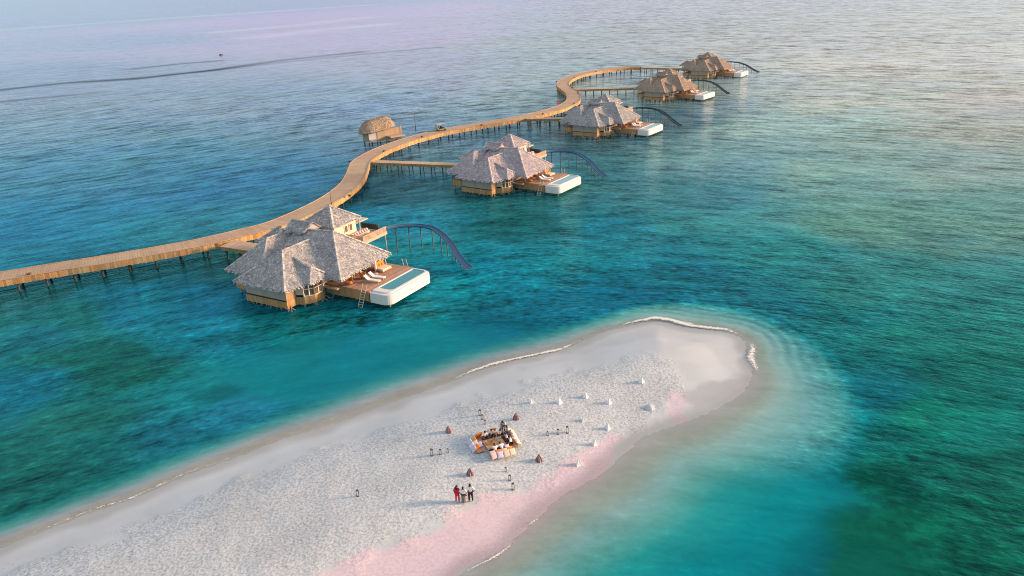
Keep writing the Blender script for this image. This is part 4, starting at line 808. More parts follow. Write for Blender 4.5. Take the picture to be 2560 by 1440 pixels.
# local: x along the ridge, y away from the jetty
def stadium(L_, r_, k=8, cx=0, cy=0):
    P_ = []
    for i in range(k + 1): a = R(-90 + 180 * i / k); P_.append((cx + L_ / 2 + r_ * math.cos(a), cy + r_ * math.sin(a)))
    for i in range(k + 1): a = R(90 + 180 * i / k); P_.append((cx - L_ / 2 + r_ * math.cos(a), cy + r_ * math.sin(a)))
    return P_
random.seed(11)
mb = MB(); lv = [(4.6, 3.1, 4.0), (4.5, 2.75, 5.0), (4.3, 2.1, 6.0), (4.1, 1.1, 6.75), (3.9, .12, 7.05)]
rings = []
for (L_, r_, z_) in lv:
    st = stadium(L_, r_); rings.append([Vector((x, y, z_ + .55 * (x / 5.5))) for x, y in st])
for a, b2 in zip(rings, rings[1:]):
    for i in range(len(a)):
        j = (i + 1) % len(a); f = [a[i], a[j], b2[j], b2[i]]; mb.poly(f, .9)
        ar_ = (f[1] - f[0]).cross(f[3] - f[0]).length; nn = (f[1] - f[0]).cross(f[3] - f[0])
        if nn.length < 1e-6: continue
        nn.normalize(); nn = nn if nn.z > 0 else -nn; e = (f[1] - f[0]).normalized(); dn = nn.cross(e); dn = dn if dn.z < 0 else -dn
        for _ in range(int(ar_ * 24) + 1):
            u_, v_ = random.random(), random.random(); q = (f[0] * (1 - u_) + f[1] * u_) * (1 - v_) + (f[3] * (1 - u_) + f[2] * u_) * v_; dd = (dn + e * random.uniform(-.4, .4)).normalized(); aa = dd.cross(nn); l1 = random.uniform(.05, .13); tn = random.choice((.55, .8, 1, 1.2, 1.5))
            mb.poly([q - dd * .17 - aa * .07, q - dd * .17 + aa * .07, q + dd * .17 + aa * .07 + nn * l1, q + dd * .17 - aa * .07 + nn * l1], tn)
mb.poly([q + Vector((0, 0, -.15)) for q in rings[0]][::-1], .4); mb.build('roof', 'thatch_gold', hut)
mb = MB(); st = stadium(3.8, 2.3)
for a, b2 in zip(st, st[1:] + st[:1]): mb.beam((*a, 2.7), (*b2, 2.7), .1, 3.1, random.uniform(.9, 1.1))
mb.build('wall', 'hutwall', hut)
mb = MB(); mb.beam((-3.6, -2.0, 2.5), (-1.3, -2.5, 2.5), .1, 2.9); mb.build('door_panel', 'white', hut)
mb = MB(); mb.planks((-1.3, -2.6), (5.6, -2.9), 1.0, 4.15, .5, .1, .02, .95, 1.1); mb.build('screen_wall', 'hutwall', hut)
mb = MB(); mb.planks((5.6, -2.9), (6.9, -1.5), 1.2, 4.25, .4, .12, .02, .5, .6); mb.build('screen_wall', 'hutwall', hut)
mb = MB(); mb.box(1.5, 6.0, -5.2, -2.95, 1.9, 2.28, 1); mb.build('landing', 'board', hut)
mb = MB(); mb.box(-3.6, 7.2, -2.8, 2.2, 1.5, 1.75, .8); mb.build('floor', 'board', hut)
for q in ((-3.4, -1.6), (-3.4, 1.5), (-1.2, -2.2), (-1.0, 1.8), (1.6, -2.3), (1.6, 1.8), (4.2, 1.6), (4.6, -2.3), (-4.1, 0)):
    mb = MB(); mb.tube([(*q, -1.3), (*q, 1.6)], .16, 8); mb.build('pile', 'pile', hut)

# ---- buggy on the jetty
cart = thing('electric_buggy', 'grey canopied electric buggy parked on the jetty', 'buggy', (-17.8, 221.9 - .4, JZ), R(33))
mb = MB(); mb.prism(rr(-1.45, 1.45, -.6, .6, .25, ('ne', 'se', 'nw', 'sw'), 4), .28, .62, .8); mb.prism(rr(.75, 1.45, -.58, .58, .2, ('ne', 'se'), 4), .62, .95, 1); mb.prism(rr(-1.45, -1.0, -.58, .58, .15, ('nw', 'sw'), 4), .62, .95, 1); mb.build('body', 'cartgrey', cart)
mb = MB(); mb.prism(rr(-1.35, 1.05, -.66, .66, .2, ('ne', 'se', 'nw', 'sw'), 4), 1.85, 1.93, 1.6); mb.build('canopy', 'cartgrey', cart)
mb = MB(); mb.box(-.95, -.45, -.55, .55, .62, .85, 1); mb.box(-1.05, -.92, -.55, .55, .85, 1.3, 1); mb.build('seat', 'dark', cart)
mb = MB(); mb.box(.05, .45, -.55, .55, .62, .82, 1); mb.box(-.05, .06, -.55, .55, .8, 1.25, 1); mb.build('seat', 'dark', cart)
mb = MB(); mb.box(-1.45, -1.36, -.62, .62, .9, 1.85, 1.4); mb.build('rear_curtain', 'cartgrey', cart)
for a in (-1.28, .98):
    for b2 in (-.6, .6): mb = MB(); mb.tube([(a, b2, .6), (a * .98, b2, 1.87)], .03, 6); mb.build('canopy_post', 'metal', cart)
for a in (-.95, .98):
    for b2 in (-.62, .62):
        mb = MB(); mb.tube([(a, b2 - .1, .27), (a, b2 + .1, .27)], .27, 14); wh = mb.build('wheel', 'tyre', cart); mb = MB(); mb.tube([(a, b2 - .11, .27), (a, b2 + .11, .27)], .13, 10); mb.build('rim', 'metal', wh)
# ---- masts, bicycle, steps
def mast(lb, x, y, h_, arm):
    t_ = thing('mast', lb, 'mast', (x, y, JZ)); mb = MB(); mb.tube([(0, 0, 0), (0, 0, h_ * .35), (0, 0, h_)], [.09, .06, .035], 8); mb.build('pole', 'metal', t_)
    if arm: mb = MB(); mb.tube([(-.1, 0, h_ - .05), (.75, 0, h_ + .05)], .04, 6); mb.build('arm', 'metal', t_); mb = MB(); mb.tube([(0, 0, .9), (0, 0, 1.7)], .13, 8); mb.build('control_box', 'metal', t_)
    else: mb = MB(); mb.tube([(0, 0, h_), (0, 0, h_ + .12)], .08, 8); mb.build('cap', 'metal', t_)
    return t_
mast('tall thin mast with a short arm beside the jetty edge left of the buggy', -24.9, 221.2, 5.3, True)
mast('short pale mast behind the tower roof of the nearest villa', -34.6, 148.9, 2.6, False)
bike = thing('bicycle', 'parked bicycle on the jetty beside the person in red', 'bicycle', (19.3, 258.9, JZ), R(20))
for a in (-.52, .52):
    mb = MB(); mb.tube([(a + .33 * math.cos(R(30 * k_)), 0, .35 + .33 * math.sin(R(30 * k_))) for k_ in range(13)], .03, 6, caps=False); mb.build('wheel', 'tyre', bike)
mb = MB()
for a, b2 in (((-.52, 0, .35), (-.15, 0, .85)), ((-.15, 0, .85), (.38, 0, .82)), ((.38, 0, .82), (0, 0, .35)), ((0, 0, .35), (-.52, 0, .35)), ((.38, 0, .95), (.52, 0, .35)), ((0, 0, .35), (-.18, 0, .98))): mb.tube([a, b2], .025, 6)
mb.build('frame', 'metal', bike); mb = MB(); mb.tube([(.32, -.28, 1.0), (.4, 0, .98), (.32, .28, 1.0)], .02, 6); mb.build('handlebar', 'metal', bike); mb = MB(); mb.box(-.3, -.08, -.07, .07, .96, 1.02); mb.build('saddle', 'dark', bike)
lad = thing('swim_ladder', 'pair of bowed swim ladder rails on the far jetty edge', 'ladder', (43.4, 345.6, JZ), R(30))
for a in (-.3, .3): mb = MB(); mb.tube([(a, -.4, 0), (a, -.35, .8), (a, 0, 1.05), (a, .35, .6), (a, .5, -2.8)], .04, 6); mb.build('rail', 'metal', lad)
for k_ in range(5): mb = MB(); mb.tube([(-.3, .47, -.4 - k_ * .45), (.3, .47, -.4 - k_ * .45)], .03, 6); mb.build('rung', 'metal', lad)

# ================================================================== PEOPLE
def skinned(name, V, Ed, Rd, mat, parent, sub=1):
    me = bpy.data.meshes.new(name); bm = bmesh.new(); ly = bm.verts.layers.skin.verify(); vs = []
    for i, (q, r_) in enumerate(zip(V, Rd)):
        v_ = bm.verts.new(q); v_[ly].radius = (r_, r_) if not isinstance(r_, tuple) else r_; v_[ly].use_root = (i == 0); vs.append(v_)
    for a, b2 in Ed: bm.edges.new((vs[a], vs[b2]))
    bm.to_mesh(me); bm.free(); me.materials.append(M[mat]); o = bpy.data.objects.new(name, me); C.objects.link(o)
    o.modifiers.new('skin', 'SKIN').use_smooth_shade = True; sb = o.modifiers.new('sub', 'SUBSURF'); sb.levels = sb.render_levels = sub
    dg = bpy.context.evaluated_depsgraph_get(); m2 = bpy.data.meshes.new_from_object(o.evaluated_get(dg)); o.modifiers.clear(); o.data = m2
    t_ = m2.attributes.new('tone', 'FLOAT', 'FACE'); t_.data.foreach_set('value', [1.0] * len(m2.polygons))
    if not m2.materials: m2.materials.append(M[mat])
    o.parent = parent; return o
def J(pose):
    d = dict(pelvis=(0, 0, .96), waist=(0, 0, 1.12), chest=(0, .0, 1.33), neck=(0, .0, 1.49), head=(0, .02, 1.60), top=(0, .02, 1.70),
             shl=(-.19, 0, 1.42), ell=(-.27, -.03, 1.14), wrl=(-.27, .06, .90), shr=(.19, 0, 1.42), elr=(.27, -.03, 1.14), wrr=(.27, .06, .90),
             hil=(-.1, 0, .92), knl=(-.13, .03, .50), anl=(-.14, -.01, .09), tol=(-.16, .15, .035), hir=(.1, 0, .92), knr=(.13, .03, .50), anr=(.14, -.01, .09), tor=(.16, .15, .035))
    d.update(pose); return {k_: Vector(v_) for k_, v_ in d.items()}
SIT = dict(pelvis=(0, 0, .16), waist=(0, .03, .32), chest=(0, .08, .52), neck=(0, .12, .67), head=(0, .17, .78), top=(0, .19, .88), shl=(-.19, .09, .61), ell=(-.30, .16, .36), wrl=(-.20, .40, .34), shr=(.19, .09, .61), elr=(.30, .16, .36), wrr=(.20, .40, .34),
           hil=(-.11, .02, .14), knl=(-.40, .32, .20), anl=(-.06, .40, .09), tol=(.10, .42, .06), hir=(.11, .02, .14), knr=(.40, .32, .20), anr=(.06, .30, .09), tor=(-.10, .30, .06))
HIPS = dict(ell=(-.36, -.10, 1.18), wrl=(-.17, -.10, .99), elr=(.36, -.10, 1.18), wrr=(.17, -.10, .99))
BEND = dict(waist=(0, .03, 1.12), chest=(0, .14, 1.30), neck=(0, .24, 1.42), head=(0, .33, 1.48), top=(0, .37, 1.57), shl=(-.19, .18, 1.36), ell=(-.26, .30, 1.10), wrl=(-.18, .50, .96), shr=(.19, .18, 1.36), elr=(.26, .30, 1.10), wrr=(.18, .50, .96))
KNEEL = dict(SIT, pelvis=(0, 0, .42), waist=(0, .05, .58), chest=(0, .14, .76), neck=(0, .2, .91), head=(0, .26, 1.02), top=(0, .29, 1.12), shl=(-.19, .15, .85), shr=(.19, .15, .85), ell=(-.27, .32, .62), elr=(.27, .32, .62), wrl=(-.15, .52, .55), wrr=(.15, .52, .55), hil=(-.1, 0, .4), hir=(.1, 0, .4), knl=(-.2, .38, .14), knr=(.2, .38, .14), anl=(-.18, -.05, .08), anr=(.18, -.05, .08), tol=(-.18, -.2, .05), tor=(.18, -.2, .05))
def person(lb, x, y, z, rz, pose=None, top='shirt_white', bot='trouser_dark', sc=1.0, skirt=False, long_hair=False, group=None, one=False):
    j = J(pose or {}); t_ = thing('person', lb, 'person', (x, y, z), rz, group, sc)
    names = ['pelvis', 'waist', 'chest', 'neck', 'head', 'top', 'shl', 'ell', 'wrl', 'shr', 'elr', 'wrr', 'hil', 'knl', 'anl', 'tol', 'hir', 'knr', 'anr', 'tor']
    V = [j[k_] for k_ in names]; Rd = [.125, .115, .135, .055, .098, .075, .062, .043, .028, .062, .043, .028, .088, .058, .042, .034, .088, .058, .042, .034]
    Ed = [(0, 1), (1, 2), (2, 3), (3, 4), (4, 5), (2, 6), (6, 7), (7, 8), (2, 9), (9, 10), (10, 11), (0, 12), (12, 13), (13, 14), (14, 15), (0, 16), (16, 17), (17, 18), (18, 19)]
    fd = (j['head'] - j['neck']); fwd = Vector((0, 1, 0)); fwd = (fwd - fd.normalized() * fd.normalized().dot(fwd)).normalized()
    V.append(j['head'] + fwd * .108 - fd.normalized() * .01); Rd.append(.018); Ed.append((4, len(V) - 1))      # nose
    for wi, ei, sg in ((8, 7, -1), (11, 10, 1)):                                                             # palm and five fingers
        d_ = (V[wi] - V[ei]).normalized(); sd_ = d_.cross(Vector((0, 0, 1))); sd_ = sd_.normalized() if sd_.length > .1 else Vector((1, 0, 0)); up_ = sd_.cross(d_)
        V.append(V[wi] + d_ * .07); Rd.append(.032); pi_ = len(V) - 1; Ed.append((wi, pi_))
        for k_, (o_, ln) in enumerate(((-.03, .065), (-.01, .08), (.01, .078), (.03, .06))):
            V.append(V[pi_] + d_ * .03 + sd_ * o_); Rd.append(.010); Ed.append((pi_, len(V) - 1)); V.append(V[-1] + d_ * ln * .8 - up_ * .025); Rd.append(.008); Ed.append((len(V) - 2, len(V) - 1))
        V.append(V[wi] + d_ * .03 + sd_ * .045 * sg); Rd.append(.012); Ed.append((wi, len(V) - 1)); V.append(V[-1] + d_ * .05 + sd_ * .015 * sg); Rd.append(.009); Ed.append((len(V) - 2, len(V) - 1))
    skinned('body', V, Ed, Rd, 'skin', t_)
    e1 = .78 if not one else 1.5
    sh = [j['pelvis'] + Vector((0, 0, .0)), j['waist'], j['chest'], j['chest'].lerp(j['neck'], .62), j['shl'], j['shl'].lerp(j['ell'], .9 if not one else 1), j['shr'], j['shr'].lerp(j['elr'], .9 if not one else 1)]; ed = [(0, 1), (1, 2), (2, 3), (2, 4), (4, 5), (2, 6), (6, 7)]; rd = [.165, .145, .165, .085, .090, .072, .090, .072]
    if one: sh += [j['wrl'], j['wrr']]; ed += [(5, 8), (7, 9)]; rd += [.045, .045]
    skinned('shirt' if not one else 'tunic', sh, ed, rd, top, t_)
    if skirt:
        k_ = 14; mb = MB(); prof = ((.98, .155), (.8, .20), (.5, .19), (.14, .21))
        for (za, ra), (zb, rb) in zip(prof, prof[1:]):
            for i in range(k_): a0, a1 = 2 * math.pi * i / k_, 2 * math.pi * (i + 1) / k_; mb.poly([(ra * math.cos(a0), .8 * ra * math.sin(a0), za), (ra * math.cos(a1), .8 * ra * math.sin(a1), za), (rb * math.cos(a1), .8 * rb * math.sin(a1), zb), (rb * math.cos(a0), .8 * rb * math.sin(a0), zb)], .9 + .2 * (i % 2))
        mb.build('sarong', bot, t_, True)
        mb = MB(); mb.tube([(-.2, 0, .97), (0, -.15, .93), (.2, 0, .97)], .06, 8); mb.tube([(.18, -.05, .95), (.34, -.05, .80)], [.06, .03], 8); mb.build('waist_wrap', 'trouser_dark', t_, True)
    else:
        skinned('trousers', [j['pelvis'], j['hil'], j['knl'], j['knl'].lerp(j['anl'], .85), j['hir'], j['knr'], j['knr'].lerp(j['anr'], .85)], [(0, 1), (1, 2), (2, 3), (0, 4), (4, 5), (5, 6)], [.165, .115, .088, .075, .115, .088, .075], bot, t_)
    hd, tp = j['head'], j['top']; ax_ = (tp - hd).normalized(); bk = -fwd; sdx = Vector((1, 0, 0)); mb = MB(); K1, K2 = 7, 12; grid = []
    for a in range(K1 + 1):
        th1 = R(112) * a / K1; row = []
        for b2 in range(K2):
            ph = 2 * math.pi * b2 / K2; r_ = .123; back = math.cos(ph); lim = 1.0 if back > -.2 else .55
            th2 = th1 * lim; row.append(hd + ax_ * (.012 + r_ * 1.08 * math.cos(th2)) + (bk * math.cos(ph) + sdx * math.sin(ph) * .86) * r_ * math.sin(th2))
        grid.append(row)
    for a in range(K1):
        for b2 in range(K2): mb.poly([grid[a][b2], grid[a][(b2 + 1) % K2], grid[a + 1][(b2 + 1) % K2], grid[a + 1][b2]])
    if long_hair: mb.tube([hd + bk * .08 + ax_ * .03, hd + bk * .13 - ax_ * .12, hd + bk * .14 - ax_ * .30], [.09, .10, .05], 8)
    mb.build('hair', 'hair', t_, True)
    return t_
G = lambda x, y: ground(x, y)
person('person in a red suit standing with back turned, leftmost of three on the sand', -5.62, 55.75, G(-5.6, 55.7), R(-20), top='red', bot='red', sc=.98, long_hair=True, one=True, group='staff standing on the sand')
person('person in white shirt and grey brown sarong, middle of three standing on the sand', -5.08, 55.6, G(-5.1, 55.6), R(-8), HIPS, 'shirt_white', 'sarong', .98, skirt=True, group='staff standing on the sand')
person('tall person in white shirt and dark trousers, rightmost of three standing on the sand', -4.47, 55.8, G(-4.5, 55.8), R(0), HIPS, 'shirt_white', 'trouser_dark', 1.08, group='staff standing on the sand')
person('person in red walking on the far jetty bend', 18.0, 256.6, JZ, R(60), top='red', bot='red', sc=1.02, one=True)

# ================================================================== PICNIC ON THE SAND
TC = (-2.45, 63.5); TA = R(20); GZ = G(*TC)
def L2W(a, b2): return (TC[0] + a * math.cos(TA) - b2 * math.sin(TA), TC[1] + a * math.sin(TA) + b2 * math.cos(TA))
def pillow(w_, h_, t_, mat, name, lb, grp, a, b2, z, rz=0, tilt=(0, 0)):
    n_ = 9; mb = MB(); idx = {}
    def pt(i, k_, sg):
        x, y = -1 + 2 * i / (n_ - 1), -1 + 2 * k_ / (n_ - 1); pin = 1 - .10 * (abs(x) ** 2) * 0 + .07 * (abs(x * y)) ** 2
        th2 = t_ / 2 * (max(0, (1 - x ** 4)) * max(0, (1 - y ** 4))) ** .5
        return (x * w_ / 2 * (1 - .09 * (1 - y * y)) * pin if abs(x) > .99 else x * w_ / 2 * pin, y * h_ / 2 * pin, sg * th2)
    for sg in (1, -1):
        for i in range(n_ - 1):
            for k_ in range(n_ - 1):
                f = [pt(i, k_, sg), pt(i + 1, k_, sg), pt(i + 1, k_ + 1, sg), pt(i, k_ + 1, sg)]; mb.poly(f if sg > 0 else f[::-1])
    o = mb.build(name, mat, None, True); x, y = L2W(a, b2); o.location = (x, y, GZ + z); o.rotation_euler = (tilt[0], tilt[1], TA + rz); return tag(o, lb, 'cushion', grp)
def bench(lb, a0, a1, b0, b1, ht, back=None):
    cx, cy = (a0 + a1) / 2, (b0 + b1) / 2; x, y = L2W(cx, cy); t_ = thing('low_bench', lb, 'bench', (x, y, GZ), TA, 'low wooden benches around the picnic table')
    hx, hy = (a1 - a0) / 2, (b1 - b0) / 2; mb = MB()
    k_ = -hx
    while k_ < hx - .05: mb.box(k_, min(k_ + .17, hx), -hy, hy, ht - .05, ht, random.uniform(.8, 1.2)); k_ += .18
    mb.build('seat', 'tablewood', t_); mb = MB(); mb.box(-hx + .05, hx - .05, -hy + .05, hy - .05, 0, ht - .055); mb.build('bench_base', 'darkwood', t_); return t_
bench('low wooden bench on the villa facing side of the picnic table', -1.0, 1.5, 1.15, 2.05, .12)
bench('low wooden bench on the camera side of the picnic table', -.9, 1.2, -2.0, -1.05, .14)
bench('low wooden bench at the lilac cushion end of the picnic table', -2.0, -1.15, -.6, 1.5, .16)
bench('low wooden bench at the peach cushion end of the picnic table', 1.2, 2.15, -1.0, 1.6, .14)
x, y = L2W(0, 0); tab = thing('picnic_table', 'low square wooden table laid with food and trays on the sand', 'table', (x, y, GZ), TA)
mb = MB(); k_ = -.88
while k_ < .85: mb.box(k_, k_ + .2, -.85, .85, .30, .35, random.uniform(.85, 1.15)); k_ += .21
mb.build('tabletop', 'tablewood', tab)
for a in (-.75, .75):
    for b2 in (-.72, .72): mb = MB(); mb.box(a - .05, a + .05, b2 - .05, b2 + .05, 0, .3); mb.build('leg', 'darkwood', tab)
def on_table(kind, lb, a, b2, rz=0):
    x, y = L2W(a, b2)
    if kind == 'plate':
        t_ = thing('plate', lb, 'plate', (x, y, GZ + .35), 0, 'plates of food on the picnic table'); mb = MB(); mb.tube([(0, 0, 0), (0, 0, .02)], [.09, .13], 14); mb.build('dish', 'plate', t_); mb = MB(); mb.tube([(0, 0, .02), (0, 0, .05)], [.09, .05], 9); mb.build('food', 'fabric_orange', t_)
    elif kind == 'tray':
        t_ = thing('serving_tray', lb, 'tray', (x, y, GZ + .35), TA + rz, 'trays on the picnic table'); mb = MB(); mb.box(-.28, .28, -.2, .2, 0, .02); mb.build('board', 'wicker', t_)
        for s_ in (-1, 1): mb = MB(); mb.tube([(s_ * .28, -.14, .02), (s_ * .28, -.14, .22), (s_ * .28, .14, .22), (s_ * .28, .14, .02)], .014, 6); mb.build('handle', 'darkwood', t_)
    else:
        t_ = thing('glass', lb, 'glass', (x, y, GZ + .35), 0, 'glasses on the picnic table'); mb = MB(); mb.tube([(0, 0, 0), (0, 0, .13)], [.03, .04], 9); mb.build('tumbler', 'lantern_glass', t_); mb = MB(); mb.tube([(0, 0, .01), (0, 0, .07)], [.026, .03], 9); mb.build('drink', 'fabric_orange', t_)
x, y = L2W(.62, .1); o = MB(); o.box(-.2, .2, -.75, .75, 0, .012); rn = o.build('table_runner', 'green_soft'); rn.location = (x, y, GZ + .352); rn.rotation_euler = (0, 0, TA); tag(rn, 'green runner cloth across the right end of the picnic table', 'runner')
on_table('tray', 'wicker tray with tall handles nearest the lilac cushions', -.52, .05); on_table('tray', 'wicker tray with handles nearest the standing waiters', .05, .42, .3)
for i, (a, b2, lb) in enumerate(((-.6, .62, 'plate by the orange back cushion end'), (-.15, .7, 'plate before the two seated on the far bench'), (.4, .6, 'plate at the far edge beside the green runner'), (-.55, -.6, 'plate at the near corner beside the lilac bench'), (0, -.6, 'plate before the person seated with back turned'), (.45, -.5, 'plate between the two near side diners'), (.1, -.05, 'plate of food at the centre of the picnic table'), (.72, -.15, 'plate lying on the green table runner'))): on_table('plate', lb, a, b2)
for a, b2, lb in ((-.3, .5, 'glass behind the left tray'), (.2, .72, 'glass at the middle of the far table edge'), (-.25, -.7, 'glass at the near table edge left of the middle plate'), (.78, .5, 'glass at the far right table corner'), (.25, -.72, 'glass at the near table edge right of the middle plate')): on_table('glass', lb, a, b2)
CU = 'cushions around the picnic'
for i, (mt, cn, a, b2) in enumerate((('fabric_pink', 'pale pink outer cushion, leftmost of four on the near bench back', -.72, -2.0), ('fabric_lilac', 'lilac pink outer cushion, second of four on the near bench back', -.12, -2.08), ('fabric_peach', 'peach outer cushion, third of four on the near bench back', .48, -2.12), ('fabric_cream', 'cream outer cushion, rightmost of four on the near bench back', 1.05, -2.1))):
    pillow(.62, .62, .22, mt, 'cushion', cn, CU, a, b2, .36, random.uniform(-.08, .08), (R(42), 0))
for i, (mt, cn, a, b2, w_) in enumerate((('fabric_pink', 'pale pink cushion lying at the left end of the near bench', -.72, -1.55, .55), ('fabric_orange', 'orange cushion on the near bench between pink and cream ones', -.08, -1.6, .62), ('fabric_cream', 'cream cushion on the near bench right of the orange one', .48, -1.62, .58), ('fabric_orange', 'orange cushion at the right end of the near bench', 1.0, -1.58, .6))):
    pillow(w_, .42, .2, mt, 'cushion', cn, CU, a, b2, .42, random.uniform(-.12, .12), (R(18), 0))
for mt, cn, b2 in (('fabric_grey', 'grey lilac outer cushion farthest back on the left bench', 1.15), ('fabric_lilac', 'lilac outer cushion in the middle of the left bench back', .5), ('fabric_grey', 'pale grey outer cushion nearest on the left bench back', -.15)):
    pillow(.62, .62, .22, mt, 'cushion', cn, CU, -2.1, b2, .34, random.uniform(-.08, .08), (0, R(-40)))
for mt, cn, a, b2 in (('fabric_orange', 'orange cushion at the far end of the left bench', -1.55, 1.25), ('fabric_white', 'white cushion between the two orange ones on the left bench', -1.62, .75), ('fabric_orange', 'long orange cushion near the front of the left bench', -1.65, .15)):
    pillow(.42, .72, .2, mt, 'cushion', cn, CU, a, b2, .38, random.uniform(-.1, .1), (0, R(-22)))
pillow(.36, .9, .2, 'fabric_lilac', 'cushion', 'long lilac white bolster on the inner side of the left bench', CU, -1.22, .55, .26, R(-10), (0, R(-12)))
for mt, cn, b2, a in (('fabric_peach', 'peach outer cushion nearest on the right bench', -.75, 2.15), ('fabric_pink', 'pink outer cushion second on the right bench', -.1, 2.2), ('fabric_pink', 'rose outer cushion third on the right bench', .6, 2.28), ('fabric_peach', 'rosy outer cushion farthest on the right bench', 1.35, 2.3)):
    pillow(.64, .64, .22, mt, 'cushion', cn, CU, a, b2, .33, random.uniform(-.1, .1), (0, R(38)))
pillow(.40, .40, .18, 'fabric_pink', 'cushion', 'small pink cushion resting on the larger peach one', CU, 1.95, -.35, .56, .3, (0, R(30)))
pillow(.75, .7, .24, 'fabric_orange', 'cushion', 'big orange floor cushion standing at the far left corner', CU, -.95, 1.85, .42, R(14), (R(-60), 0))
pillow(.5, .45, .2, 'fabric_orange', 'cushion', 'yellow orange cushion behind the far bench', CU, .72, 2.12, .42, R(-10), (R(-60), 0))
pillow(.45, .45, .2, 'fabric_pink', 'cushion', 'pink cushion behind the second diner on the far bench', CU, .05, 2.15, .42, R(6), (R(-60), 0))
pillow(.5, .5, .2, 'fabric_lilac', 'cushion', 'round pale cushion between the near side diners and right bench', CU, .92, -1.12, .34, R(6), (R(30), 0))
DG = 'diners around the picnic table'
def seat(lb, a, b2, face, z, pose, top, bot, sc=1.0): x, y = L2W(a, b2); return person(lb, x, y, GZ + z, TA + R(face), pose, top, bot, sc, group=DG)
seat('diner in white shirt on the far bench beside the big orange cushion', -.42, 1.52, 180, .12, SIT, 'shirt_white', 'trouser_dark')
seat('diner in white shirt, second from the left on the far bench', .28, 1.6, 172, .12, SIT, 'shirt_white', 'trouser_dark')
seat('diner in grey shirt leaning at the far right table corner', 1.02, 1.28, 200, .12, SIT, 'shirt_grey', 'trouser_dark')
seat('waiter in grey shirt standing bent over the far right corner', 1.62, 1.75, 150, 0, BEND, 'shirt_grey', 'sarong', 1.0)
seat('person in white kneeling beside the standing waiter', 1.95, 1.15, 110, .12, KNEEL, 'shirt_white', 'red' if False else 'sarong')
seat('diner in lilac grey shirt in the middle of the right bench', 1.42, .28, 90, .14, SIT, 'shirt_lilac', 'trouser_dark')
seat('diner in bright white shirt on the near end of the right bench', 1.55, -.50, 80, .14, SIT, 'shirt_white', 'trouser_dark', 1.05)
seat('diner seen from behind in white shirt, left one on the near bench', -.32, -1.22, 0, .14, SIT, 'shirt_white', 'trouser_dark', 1.02)
seat('diner bent forward in white shirt, right one on the near bench', .36, -1.2, 6, .14, dict(SIT, chest=(0, .16, .48), neck=(0, .26, .58), head=(0, .36, .64), top=(0, .42, .71), shl=(-.19, .2, .56), shr=(.19, .2, .56)), 'shirt_white', 'trouser_dark')

# ---- lanterns on the sand
lan = None
LL = [(-8.32, 62.32, .9, 'tall lantern, leftmost of the row left of the picnic'), (-7.54, 62.45, .72, 'middle lantern of the row left of the picnic'), (-6.83, 62.65, .58, 'small lantern, nearest the picnic in the left row'), (-3.92, 69.13, .85, 'tall lantern farthest behind the picnic'), (-3.66, 68.34, .68, 'middle lantern of the group behind the picnic'), (-3.37, 67.41, .6, 'small lantern closest behind the picnic'), (2.76, 65.23, .6, 'small lantern nearest the picnic in the right row'), (3.80, 65.5, .74, 'middle lantern of the row right of the picnic'), (4.73, 65.77, .95, 'tallest lantern, outermost of the row right of the picnic'),
      (-1.40, 59.88, .62, 'small lantern closest in front of the picnic'), (-1.06, 58.75, .74, 'middle lantern of the row in front of the picnic'), (-.79, 57.6, .86, 'tall lantern of the row in front of the picnic, nearest the rosy shore'), (-14.38, 56.69, .8, 'lone lantern on the bare sand far left of the standing staff')]
for x, y, h_, lb in LL:
    if lan is None:
        lan = thing('lantern', lb, 'lantern', group='lanterns on the sand')
        mb = MB(); mb.box(-.16, .16, -.16, .16, 0, .05); mb.box(-.16, .16, -.16, .16, .80, .84)
        for a in (-.145, .145):
            for b2 in (-.145, .145): mb.box(a - .018, a + .018, b2 - .018, b2 + .018, .05, .80)
        mb.build('frame', 'metal', lan); mb = MB(); mb.tube([(-.12, 0, .84), (-.10, 0, .97), (.10, 0, .97), (.12, 0, .84)], .014, 6); mb.build('handle', 'metal', lan)
        mb = MB(); mb.box(-.125, .125, -.125, .125, .05, .80); mb.build('pane', 'lantern_glass', lan); mb = MB(); mb.tube([(0, 0, .05), (0, 0, .3)], .05, 10); mb.build('candle', 'fabric_cream', lan)
        o = lan
    else: o = dup(lan, lb)
    o.location = (x, y, G(x, y)); o.rotation_euler = (0, 0, random.uniform(-.2, .2)); s_ = h_ / .9; o.scale = (min(s_, .95) * .78, min(s_, .95) * .78, s_ * .80)
# ---- tepees of sticks
stk = None
for x, y, lb in ((-6.96, 66.27, 'tepee of dark sticks on the sand left behind the picnic'), (-.26, 68.02, 'round tepee of sticks right behind the picnic'), (1.72, 61.51, 'tepee of dark sticks right of the picnic near the rosy shore'), (-4.64, 59.23, 'tepee of sticks between the picnic and the standing staff')):
    if stk is None:
        stk = thing('stick_tepee', lb, 'firewood', group='stick tepees around the picnic'); random.seed(5)
        for k_ in range(26):
            a = 2 * math.pi * k_ / 26 + random.uniform(-.1, .1); r_ = random.uniform(.26, .36); mb = MB(); mb.tube([(r_ * math.cos(a), r_ * math.sin(a), 0), (r_ * .95 * math.cos(a), r_ * .95 * math.sin(a), .28), (random.uniform(-.07, .07), random.uniform(-.07, .07), random.uniform(.72, .85))], [.045, .045, .022], 6, random.uniform(.6, 1.6)); mb.build('stick', 'stick', stk)
        o = stk
    else: o = dup(stk, lb)
    o.location = (x, y, G(x, y)); o.rotation_euler = (0, 0, random.uniform(0, 3)); o.scale = (.84,) * 3
